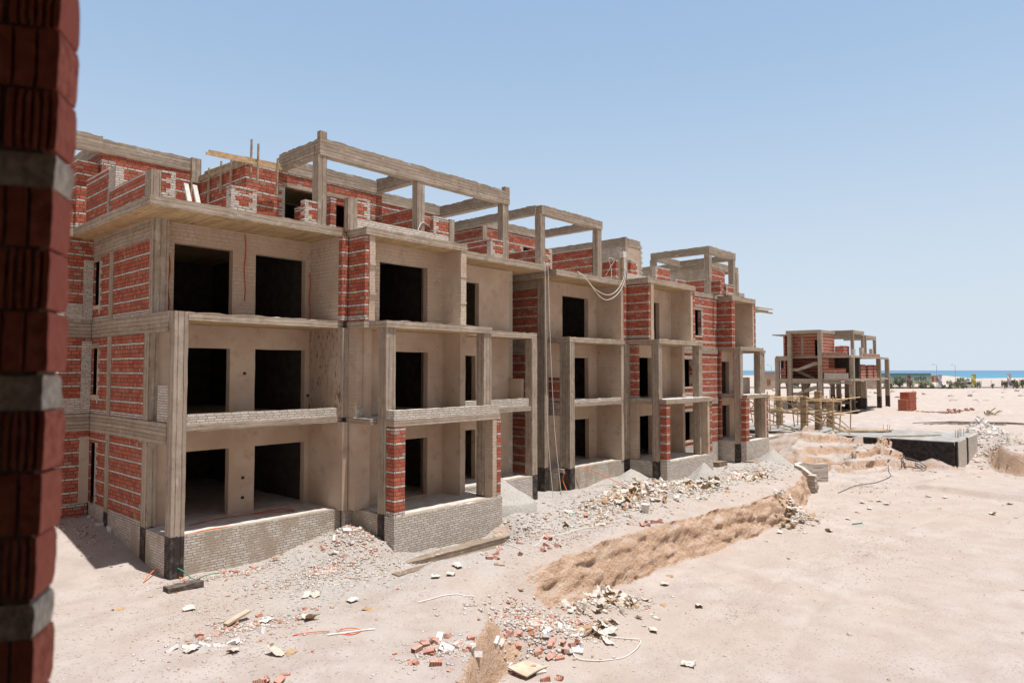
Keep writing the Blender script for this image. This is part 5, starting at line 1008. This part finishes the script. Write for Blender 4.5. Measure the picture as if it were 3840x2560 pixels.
tubeobj('cable', [(51.0, 12.3, .15), (50.0, 12.0, 0), (48.1, 11.5, 0), (45.6, 11.66, 0), (43.9, 12.3, 0), (41.2, 12.5, 0)], .02, M.black, 'thin dark cable winding over the pit floor from the ledges', 'cable', True)
tubeobj('cable', [(52.2, 11.9, .1), (51.5, 10.9, .2), (52.3, 10.3, .15), (52.6, 11.5, .2), (51.7, 11.6, .15), (52.0, 10.5, .2), (52.5, 11.0, .1)], .03, M.steel, 'tangle of grey wire on the sandy ledge before the basement', 'cable', True)
tubeobj('hose', [(16.95, 20.2, 9.98), (17.15, 20.25, 10.35), (17.4, 20.3, 10.42), (17.8, 20.4, 10.3)], .015, M.rope, 'short pale hose bent over the white parapet of the first block', 'hose')
mb = MB(); mb.beam((34.6, 9.9, Hs(34.6, 9.9) + .03), (35.1, 9.6, Hs(35.1, 9.6) + .03), .04, .04); one('stick', mb, M.green, 'thin green stick lying on the pit floor', 'stick')
for i, (x, y0, lab) in enumerate(((8.42, 20.28, 'left white board leaning on the first roof edge'), (8.66, 20.26, 'right white board leaning on the first roof edge'))):
    mb = MB(); mb.beam((x, y0, 9.58), (x - .04, y0 + .2, 10.16), .14, .05); one('white_board', mb, M.palewood, lab, 'board', 'white boards on the roof')
# formwork on the roof room of the first block
for i, (p, q, w_, h_, lab) in enumerate((((9.95, 22.52, 11.93), (12.55, 22.62, 12.06), .05, .13, 'upper long raw plank jutting from the roof room corner'), ((9.83, 22.46, 11.84), (12.55, 22.5, 11.92), .05, .09, 'lower long raw plank jutting from the roof room corner'), ((11.33, 27.0, 12.06), (11.33, 22.95, 11.95), .04, .16, 'weathered board along the side of the roof room top'), ((11.34, 26.0, 12.19), (11.34, 23.4, 12.1), .04, .1, 'narrow upper board along the side of the roof room top'))):
    mb = MB(); mb.beam(p, q, w_, h_, amp=.01); one('formwork_plank', mb, M.wood if i < 2 else M.woodold, lab, 'plank', 'formwork planks on the roof room')
for i, (x, y, z0, z1, lab) in enumerate(((11.3, 25.6, 11.0, 12.3, 'batten nailed to the roof room side, farthest back'), (11.3, 24.6, 11.15, 12.35, 'batten nailed to the roof room side, second from back'), (11.3, 23.8, 11.3, 12.3, 'batten nailed to the roof room side, near the corner'), (11.45, 22.62, 11.3, 12.75, 'thin upright batten crossing the planks at the room corner'), (11.62, 22.46, 11.25, 12.6, 'pale upright batten beside the thin one at the room corner'), (12.35, 22.46, 10.95, 12.2, 'upright batten across the planks left of the roof doorway'), (11.0, 26.4, 10.9, 12.0, 'thin upright stick in the angle between the roof rooms'))):
    mb = MB(); mb.beam((x, y, z0), (x + .02, y, z1), .05, .07); one('batten', mb, M.woodold, lab, 'batten', 'battens on the roof room')
pb_ = thing('site_post', 'plywood post with a small white box on the roof edge of the middle block', 'post', (31.4, 20.3, 9.5))
mb = MB(); mb.beam((31.3, 20.3, 9.5), (31.3, 20.3, 11.1), .12, .1); mb.beam((31.55, 20.3, 9.5), (31.55, 20.3, 10.95), .1, .1); mb.box(31.36, 31.49, 20.27, 20.33, 9.5, 10.9, seg=1); mb.obj('timber_post', M.woodold, pb_)
mb = MB(); mb.box(31.15, 31.45, 20.1, 20.35, 10.78, 11.08, seg=.3, amp=.005); mb.obj('box', M.palewood, pb_)
# footings, strips, boards on the ground
mb = MB(); mb.box(7.5, 8.42, 18.9, 19.25, -1.35, -1.02, seg=.1, amp=.035, fr=6); one('concrete_footing', mb, M.darkcon, 'short dark concrete block half buried before the first corner column', 'footing')
mb = MB(); mb.beam((12.7, 16.05, -1.36), (18.6, 15.95, -1.36), .34, .3, .3, .02); one('concrete_strip', mb, M.footing, 'long low concrete strip along the ground before the first block', 'footing')
mb = MB(); z = Hs(7.75, 15.65); mb.beam((7.45, 15.58, z + .06), (8.1, 15.76, z + .17), .15, .05, .1, .02); one('broken_board', mb, M.card, 'pale mortar caked board in the small rubble row', 'board')
mb = MB(); mb.box(12.45, 13.5, 10.75, 11.35, Hs(13, 11) + .02, Hs(13, 11) + .05, seg=.2, amp=.06, fr=1.5); one('cardboard_sheet', mb, M.card, 'large tan cardboard sheet under the near bank', 'sheet')
bk = MB(); bk.tube([(24.6, 14.9, Hs(24.6, 14.9)), (24.6, 14.9, Hs(24.6, 14.9) + .32)], [.13, .17], 12); bk.tube([(24.6, 14.9, Hs(24.6, 14.9) + .30), (24.6, 14.9, Hs(24.6, 14.9) + .335)], [.185, .185], 12); one('bucket', bk, M.palewood, 'white plastic bucket standing in the bag litter', 'bucket')
for k in range(12):
    x = r3.uniform(108, 112); y = 14.2 + r3.uniform(-.8, .8); z = Hs(x, y); mb = MB(); mb.beam((x, y, z + .1), (x + r3.uniform(-1.5, 1.5), y + r3.uniform(-1, 1), z + r3.uniform(.3, 1.0)), .15, .1); one('scrap_timber', mb, M.woodold, 'scrap timber in the tumbled heap at far right on the plain', 'timber', 'scrap timber heap')
for k in range(10):
    x0 = 84 + k * .3; mb = MB(); y0 = 15 - k * .55; z = Hs(x0, y0) + .1; mb.tube([(x0 + r3.uniform(-2, 2), y0 + 2.6, z), (x0 + 2, y0, z + .1), (x0 + r3.uniform(2, 5), y0 - 3.5, z)], .04, 5); one('steel_bar', mb, M.steel, 'long dark reinforcing bar on the sand behind the basement', 'steel bar', 'reinforcing bars behind the basement')

# ------------------------------------------------------------------ beyond the site: road belt, hoarding, banners, trees, van, lamps
def far(Fx, fd): return pos(fd, (Fx - 1176.0) / 1577.0 * fd)
M.leaf = simple('dusty_olive_leaves', (0.11, 0.135, 0.070), (0.20, 0.22, 0.135), 1.2, .8, 0, island=(0.24, 0.25, 0.17)); M.bark = simple('grey_bark', (0.13, 0.10, 0.075), (0.22, 0.18, 0.14), 8, .9, 0)
r5 = random.Random(11)
def crown(s, n=900):
    mb = MB(); r_ = random.Random(s); cl = [(r_.uniform(-.62, .62), r_.uniform(-.62, .62), r_.uniform(.25, .88), r_.uniform(.22, .42)) for _ in range(13)]
    for k in range(n):
        cx, cy, cz, cr = r_.choice(cl); a = r_.uniform(0, 6.28); b = math.acos(r_.uniform(-1, 1)); q = cr * r_.random() ** .4
        p = Vector((cx + q * math.sin(b) * math.cos(a), cy + q * math.sin(b) * math.sin(a), max(.02, cz + q * math.cos(b) * .9)))
        u = Vector((r_.gauss(0, 1), r_.gauss(0, 1), r_.gauss(0, 1))).normalized(); v = u.orthogonal().normalized(); l = r_.uniform(.05, .12)
        mb.add([(p + u * l)[:], (p + v * l * .5)[:], (p - u * l)[:], (p - v * l * .5)[:]], [(0, 1, 2, 3)])
    return mb.mesh('crown', M.leaf, sharp=0)
def trunk():
    mb = MB()
    for k in range(5):
        a = k * 1.3; mb.tube([(0, 0, -.1), (.06 * math.cos(a), .06 * math.sin(a), .25), (.4 * math.cos(a), .4 * math.sin(a), .7)], [.05, .035, .012], 5)
    return mb.mesh('trunk', M.bark)
CR = [crown(s) for s in range(4)]; TR = trunk()
def bush(Fx, fd, h, wd, label, grp='bushes along the road', name='bush'):
    x, y, z = far(Fx, fd); t = thing(name, label, 'bush', (x, y, Hs(x, y)), grp); t.rotation_euler = (0, 0, r5.uniform(0, 6)); t.scale = (wd / 1.7, wd / 1.7, h)
    for n, m in (('crown', r5.choice(CR)), ('trunk', TR)):
        o = bpy.data.objects.new(n, m); COL.objects.link(o); o.parent = t
for L4x, ty, by, w_, lab in ((105, 350, 440, 90, 'middling olive bush left of the dense round bush before the hoarding'), (170, 390, 470, 90, 'low bush in front of the hoarding, left of the dense round one'), (305, 310, 445, 160, 'dense round dark bush before the hoarding lettering'), (490, 370, 490, 70, 'thin bush directly behind the purple banner'), (735, 375, 490, 170, 'wide bush under the right end of the hoarding'), (850, 440, 490, 60, 'small low shrub right of the hoarding end'), (1025, 420, 480, 60, 'small round shrub right of the lavender banner'), (1140, 375, 495, 110, 'grey green bush left of the taller tree by the van'), (1228, 395, 495, 110, 'grey green bush between the taller tree and the road lamp'), (1330, 305, 440, 180, 'tallest leafy tree left of the van'), (1355, 375, 480, 120, 'bush covering the back of the van'), (1580, 355, 460, 80, 'narrow bush right of the yellow banner'), (1825, 415, 490, 50, 'tiny lone shrub before the wire fence'), (2020, 340, 460, 90, 'open bush left of the white banner'), (2160, 340, 465, 120, 'dark bush right of the white banner'), (2215, 410, 490, 90, 'low dark bush in front near the right edge'), (2310, 340, 470, 120, 'large bush near the right edge of the photo')):
    Fx = (3300 + L4x * .2296) / 1.6327; fd = min(262, max(222, 5.9 * 1577 / ((1350 + by * .2296) / 1.6327 - 850))); k = .2296 / 1.6327 * fd / 1577
    bush(Fx, fd, (by - ty) * k * 1.08, w_ * k * 1.1, lab)
for Fx, fd, h, w_, lab in ((1806, 235, 4.2, 6, 'bush between the left columns of the far shell'), (1832, 240, 4, 5.5, 'bush under the left bay of the far shell'), (1858, 246, 4.3, 7, 'darker bush under the stair of the far shell'), (1912, 242, 3.6, 5, 'bush framed by the middle columns of the far shell'), (1998, 240, 5, 4, 'bush between the right hand columns of the far shell')): bush(Fx, fd, h, w_, lab)
mb = MB()
for k in range(2600):
    Fx = r5.choice((r5.uniform(2010, 2120), r5.uniform(2030, 2075), r5.uniform(1785, 2000), r5.gauss(2150, 22))); fd = r5.uniform(222, 227); x, y, _ = far(Fx, fd); z = -1.25; h = r5.uniform(.15, .6); a = r5.uniform(0, 3.14)
    mb.add([(x - .3 * math.cos(a), y - .3 * math.sin(a), z), (x + .3 * math.cos(a), y + .3 * math.sin(a), z), (x + r5.uniform(-.3, .3), y, z + h)], [(0, 1, 2)])
tag(mb.obj('verge_grass', M.leaf, None, 0), 'patchy dry green growth on the road verge', 'grass', kind='stuff')

# hoarding
hb = far(2068, 262); hd = thing('hoarding', 'long green grey printed hoarding on red legs reading orbit', 'billboard', (hb[0], hb[1], -1.25))
t_ = Vector(RT); nrm = -Vector((FW.x, FW.y, 0)).normalized()
g = G('printed_hoarding_sheet'); c = g.mix(g.mr(g.z, -.4, 3.4), (0.42, 0.46, 0.35), (0.10, 0.25, 0.28)); M.hoard = g.fin(c, .7)
def hp(Fx, z, o=0.0): p = Vector(far(2068, 262)) + t_ * ((Fx - 2068) / 1577 * 262); return Vector((p.x, p.y, z)) + nrm * o
def panel(mb, f0, f1, z0, z1, o0, o1):
    mb.add([hp(f, z, o)[:] for o in (o0, o1) for f, z in ((f0, z0), (f1, z0), (f1, z1), (f0, z1))], [(0, 1, 2, 3), (7, 6, 5, 4), (0, 4, 5, 1), (1, 5, 6, 2), (2, 6, 7, 3), (3, 7, 4, 0)])
mb = MB(); panel(mb, 1996, 2136.5, -.5, 3.5, 0.0, .12); mb.obj('printed_sheet', M.hoard, hd)
mb = MB(); panel(mb, 1995, 2137.5, 3.5, 3.62, -.05, .18); panel(mb, 2136.5, 2137.6, -.5, 3.5, -.05, .18); mb.obj('frame', M.kerb, hd)
M.redleg = simple('red_painted_steel', (0.45, 0.06, 0.05), (0.55, 0.10, 0.08), 5, .5, 0); M.ink = simple('dark_print_ink', (0.05, 0.055, 0.055), (0.07, 0.07, 0.07), 5, .6, 0)
for f in (2004, 2023, 2040, 2056, 2073, 2097, 2099.5, 2108.5, 2110, 2126, 2138.5):
    mb = MB(); p = hp(f, -1.6, -.1); mb.tube([p[:], (p.x, p.y, .2 if f < 2138 else 2.6)], .09, 6); mb.obj('leg', M.redleg, hd)
def lettering(body, size, Fx, z, name='lettering', m=None, align='LEFT', wid=None):
    c_ = bpy.data.curves.new(name, 'FONT'); c_.body = body; c_.size = size; c_.extrude = .015; c_.offset = .012 * size; c_.align_x = align; c_.resolution_u = 3
    o = bpy.data.objects.new(name, c_); COL.objects.link(o); bpy.context.view_layer.update()
    me = bpy.data.meshes.new_from_object(o.evaluated_get(bpy.context.evaluated_depsgraph_get())); bpy.data.objects.remove(o)
    if not me.vertices: return
    co = np.zeros(len(me.vertices) * 3, np.float32); me.vertices.foreach_get('co', co); co = co.reshape(-1, 3)
    sx = 1.0 if wid is None else wid / max(.01, np.ptp(co[:, 0])); x0 = co[:, 0].min()
    P0 = hp(Fx, z, .14); out = np.array([list(P0 + t_ * ((x - x0) * sx) + Vector((0, 0, 1)) * y + nrm * (z_)) for x, y, z_ in co], np.float32)
    me.vertices.foreach_set('co', out.ravel()); me.materials.clear(); me.materials.append(m or M.ink); me.update(); o = bpy.data.objects.new(name, me); COL.objects.link(o); child(o, hd)
lettering('orbit', 2.55, (3300 + 548 * .2296) / 1.6327, .78, wid=4.6); lettering('HOLDING', .62, (3300 + 568 * .2296) / 1.6327, -.12, wid=3.7)
mb = MB()
for k in range(10):
    a = 2 * math.pi * k / 10; mb.v.append(hp(2119.6 + 2.0 * math.cos(a) + .7 * math.sin(a), 2.98 + .3 * math.sin(a) + .1 * math.cos(a), .15)[:])
mb.f.append(tuple(range(10))); mb.m.append(0); mb.obj('leaf_mark', M.leaf, hd, 0)
lettering('\ufe93\u0631\u0627\u062f\ufef9 \ufef0\ufee8\ufe92\ufee4\ufedf\u0627', 1.25, 2050.5, 1.65, wid=6.6); lettering('\ufe94\ufef4\ufea3\ufe8e\ufef4\ufeb4\ufedf\u0627 \u062a\ufe8e\ufecc\ufee4\ufea0\ufee4\ufedf\u0627 \ufe93\u0631\u0627\u062f\ufe88', 1.2, 2019.5, .22, wid=11.8)

# feather banners
def banner(Fx, fd, w_, h, a, b, lab):
    x, y, _ = far(Fx, fd); z = Hs(x, y); t = thing('banner', lab, 'banner', (x, y, z), 'upright banners along the road')
    mb = MB(); mb.tube([(x, y, z - .2), (x, y, z + h + .2)], .05, 6); mb.obj('pole', M.kerb, t)
    m = simple('banner_cloth_' + lab.split()[0], a, b, 1.5, .8, 0); mb = MB(); vs = []; n = 10
    for o in (0, .03):
        for k in range(n + 1):
            zz = z + .45 + (h - .3) * k / n
            for j in range(4): p = Vector((x, y, zz)) + t_ * (w_ * j / 3) + nrm * (.12 * math.sin(k * 1.1 + j * 1.4) + o); vs.append(p[:])
    N = (n + 1) * 4; fs = []
    for k in range(n):
        for j in range(3): a_ = k * 4 + j; fs += [(a_, a_ + 1, a_ + 5, a_ + 4), (N + a_ + 4, N + a_ + 5, N + a_ + 1, N + a_)]
    mb.add(vs, fs); mb.obj('cloth', m, t)
banner(2081, 232, 1.25, 4.1, (0.30, 0.14, 0.16), (0.36, 0.17, 0.19), 'purple banner in front of the hoarding lettering'); banner(2153.5, 234, 1.2, 4.3, (0.52, 0.53, 0.68), (0.62, 0.62, 0.72), 'lavender banner right of the hoarding end'); banner(2230, 233, 1.5, 4.5, (0.60, 0.52, 0.12), (0.68, 0.60, 0.20), 'yellow banner beside the van'); banner(2312, 234, 1.35, 4.6, (0.62, 0.58, 0.64), (0.72, 0.68, 0.72), 'white banner at far right between dark bushes'); banner(1948, 232, 1.25, 4.1, (0.30, 0.14, 0.16), (0.36, 0.17, 0.19), 'purple banner seen between the far shell columns')
# street lamps
def lamp(Fx, fd, h, lab, dbl=False):
    x, y, _ = far(Fx, fd); z = -1.25; t = thing('street_lamp', lab, 'lamp post', (x, y, z), 'lamp posts along the road')
    mb = MB(); mb.tube([(x, y, z), (x, y, z + h)], [.11, .06], 8); q = Vector((x, y, z + h)); mb.tube([q[:], (q - t_ * .4 + Vector((0, 0, .25)))[:], (q - t_ * .9 + Vector((0, 0, .3)))[:]], .05, 6); mb.obj('pole', M.kerb, t)
    mb = MB(); p = q - t_ * 1.15 + Vector((0, 0, .3)); mb.box(p.x - .3, p.x + .3, p.y - .3, p.y + .3, p.z - .06, p.z + .08, amp=0, seg=1); mb.obj('lamp_head', M.kerb, t)
lamp(2150.5, 236, 7.6, 'road lamp post beside the lavender banner'); lamp(2193, 246, 7.6, 'road lamp post left of the tallest tree'); lamp(1771, 236, 7.4, 'road lamp post seen left of the far shell')
# van
vx, vy, _ = far(2224, 235.5); vn = thing('van', 'white van on the road half hidden by the yellow banner and a bush', 'van', (vx, vy, -1.22))
M.vwhite = simple('white_van_paint', (0.66, 0.68, 0.70), (0.70, 0.72, 0.74), 2, .3, 0, .5); M.vglass = simple('dark_van_glass', (0.03, 0.04, 0.05), (0.05, 0.06, 0.07), 2, .1, 0, .5); M.tyre = simple('tyre_rubber', (0.02, 0.02, 0.02), (0.04, 0.04, 0.04), 5, .9, 0)
def vp(l, dpt, z): return (Vector((vx, vy, -1.22)) + t_ * l - nrm * dpt + Vector((0, 0, z)))[:]
def vbox(mb, prof, d0, d1):
    n = len(prof); mb.add([vp(l, d, z) for d in (d0, d1) for l, z in prof], [tuple(range(n)), tuple(range(2 * n - 1, n - 1, -1))] + [(i, i + n, (i + 1) % n + n, (i + 1) % n) for i in range(n)])
mb = MB(); vbox(mb, [(-2.5, .35), (2.35, .35), (2.5, .9), (2.3, 1.2), (1.5, 1.95), (1.2, 2.1), (-2.3, 2.1), (-2.5, 1.9)], -.9, .9); mb.obj('body', M.vwhite, vn, 25)
for l0, l1 in ((-2.2, -1.2), (-1.1, .1), (.2, 1.1)):
    mb = MB(); vbox(mb, [(l0, 1.25), (l1, 1.25), (l1, 1.85), (l0, 1.85)], -.925, -.89); mb.obj('window', M.vglass, vn)
mb = MB(); vbox(mb, [(1.2, 1.25), (2.0, 1.25), (1.5, 1.8), (1.2, 1.85)], -.925, -.89); mb.obj('window', M.vglass, vn)
for l in (-1.55, 1.55):
    for d in (-.8, .8): mb = MB(); mb.tube([vp(l, d - .12, .34), vp(l, d + .12, .34)], .34, 14); mb.obj('wheel', M.tyre, vn)
# wire fence
fe = thing('wire_fence', 'thin dark post and wire fence before the dunes', 'fence', far(2240, 250))
for k in range(10):
    x, y, _ = far(2206 + k * 23, 250); z = Hs(x, y); mb = MB(); mb.tube([(x, y, z), (x, y, z + 2.4)], .06, 5); mb.obj('post', M.steel, fe)
for h in (.6, 1.3, 2.1):
    mb = MB(); mb.tube([(far(2206 + k * 23, 250)[0], far(2206 + k * 23, 250)[1], -1.2 + h) for k in range(10)], .025, 4); mb.obj('wire', M.steel, fe)
# huts on the beach
M.hut = simple('sandy_rendered_hut', (0.46, 0.36, 0.24), (0.54, 0.44, 0.31), 1, .9, 0); M.hutb = simple('brown_shutter', (0.20, 0.115, 0.07), (0.26, 0.15, 0.10), 2, .9, 0); M.hutp = simple('pinkish_render', (0.40, 0.30, 0.25), (0.48, 0.37, 0.31), 1, .9, 0)
def hut(f0, f1, fd, z0, z1, m, lab, ops):
    x, y, _ = far((f0 + f1) / 2, fd); t = thing('hut', lab, 'hut', (x, y, z0)); P0 = Vector(far(f0, fd)); W = (f1 - f0) / 1577 * fd
    def pan(mb, l0, l1, a, b, d0, d1): mb.add([(P0 + t_ * l - nrm * d + Vector((0, 0, z)))[:] for d in (d0, d1) for l, z in ((l0, a), (l1, a), (l1, b), (l0, b))], [(0, 1, 2, 3), (7, 6, 5, 4), (0, 4, 5, 1), (1, 5, 6, 2), (2, 6, 7, 3), (3, 7, 4, 0)])
    mb = MB(); pan(mb, 0, W, z0, z1, 0, 4); mb.obj('wall', m, t); mb = MB(); pan(mb, -.2, W + .2, z1, z1 + .2, -.2, 4.2); mb.obj('roof', M.hutb, t)
    for l0, l1, a, b in ops: mb = MB(); pan(mb, l0 * W, l1 * W, a, b, -.06, .05); mb.obj('shutter', M.hutb, t)
hut(2137, 2159, 290, -1.0, 2.3, M.hut, 'low ochre hut with brown shutters right of the hoarding', [(.05, .28, -.3, 1.9), (.52, .85, -.5, 1.6)]); hut(1755, 1783, 205, -1.6, 4.0, M.hutp, 'pinkish box of a building seen left of the far shell', [(.2, .5, .3, 1.9)]); hut(2003, 2012, 150, .6, 3.6, M.hutp, 'pale small block seen through the right end frame of the far shell', [])
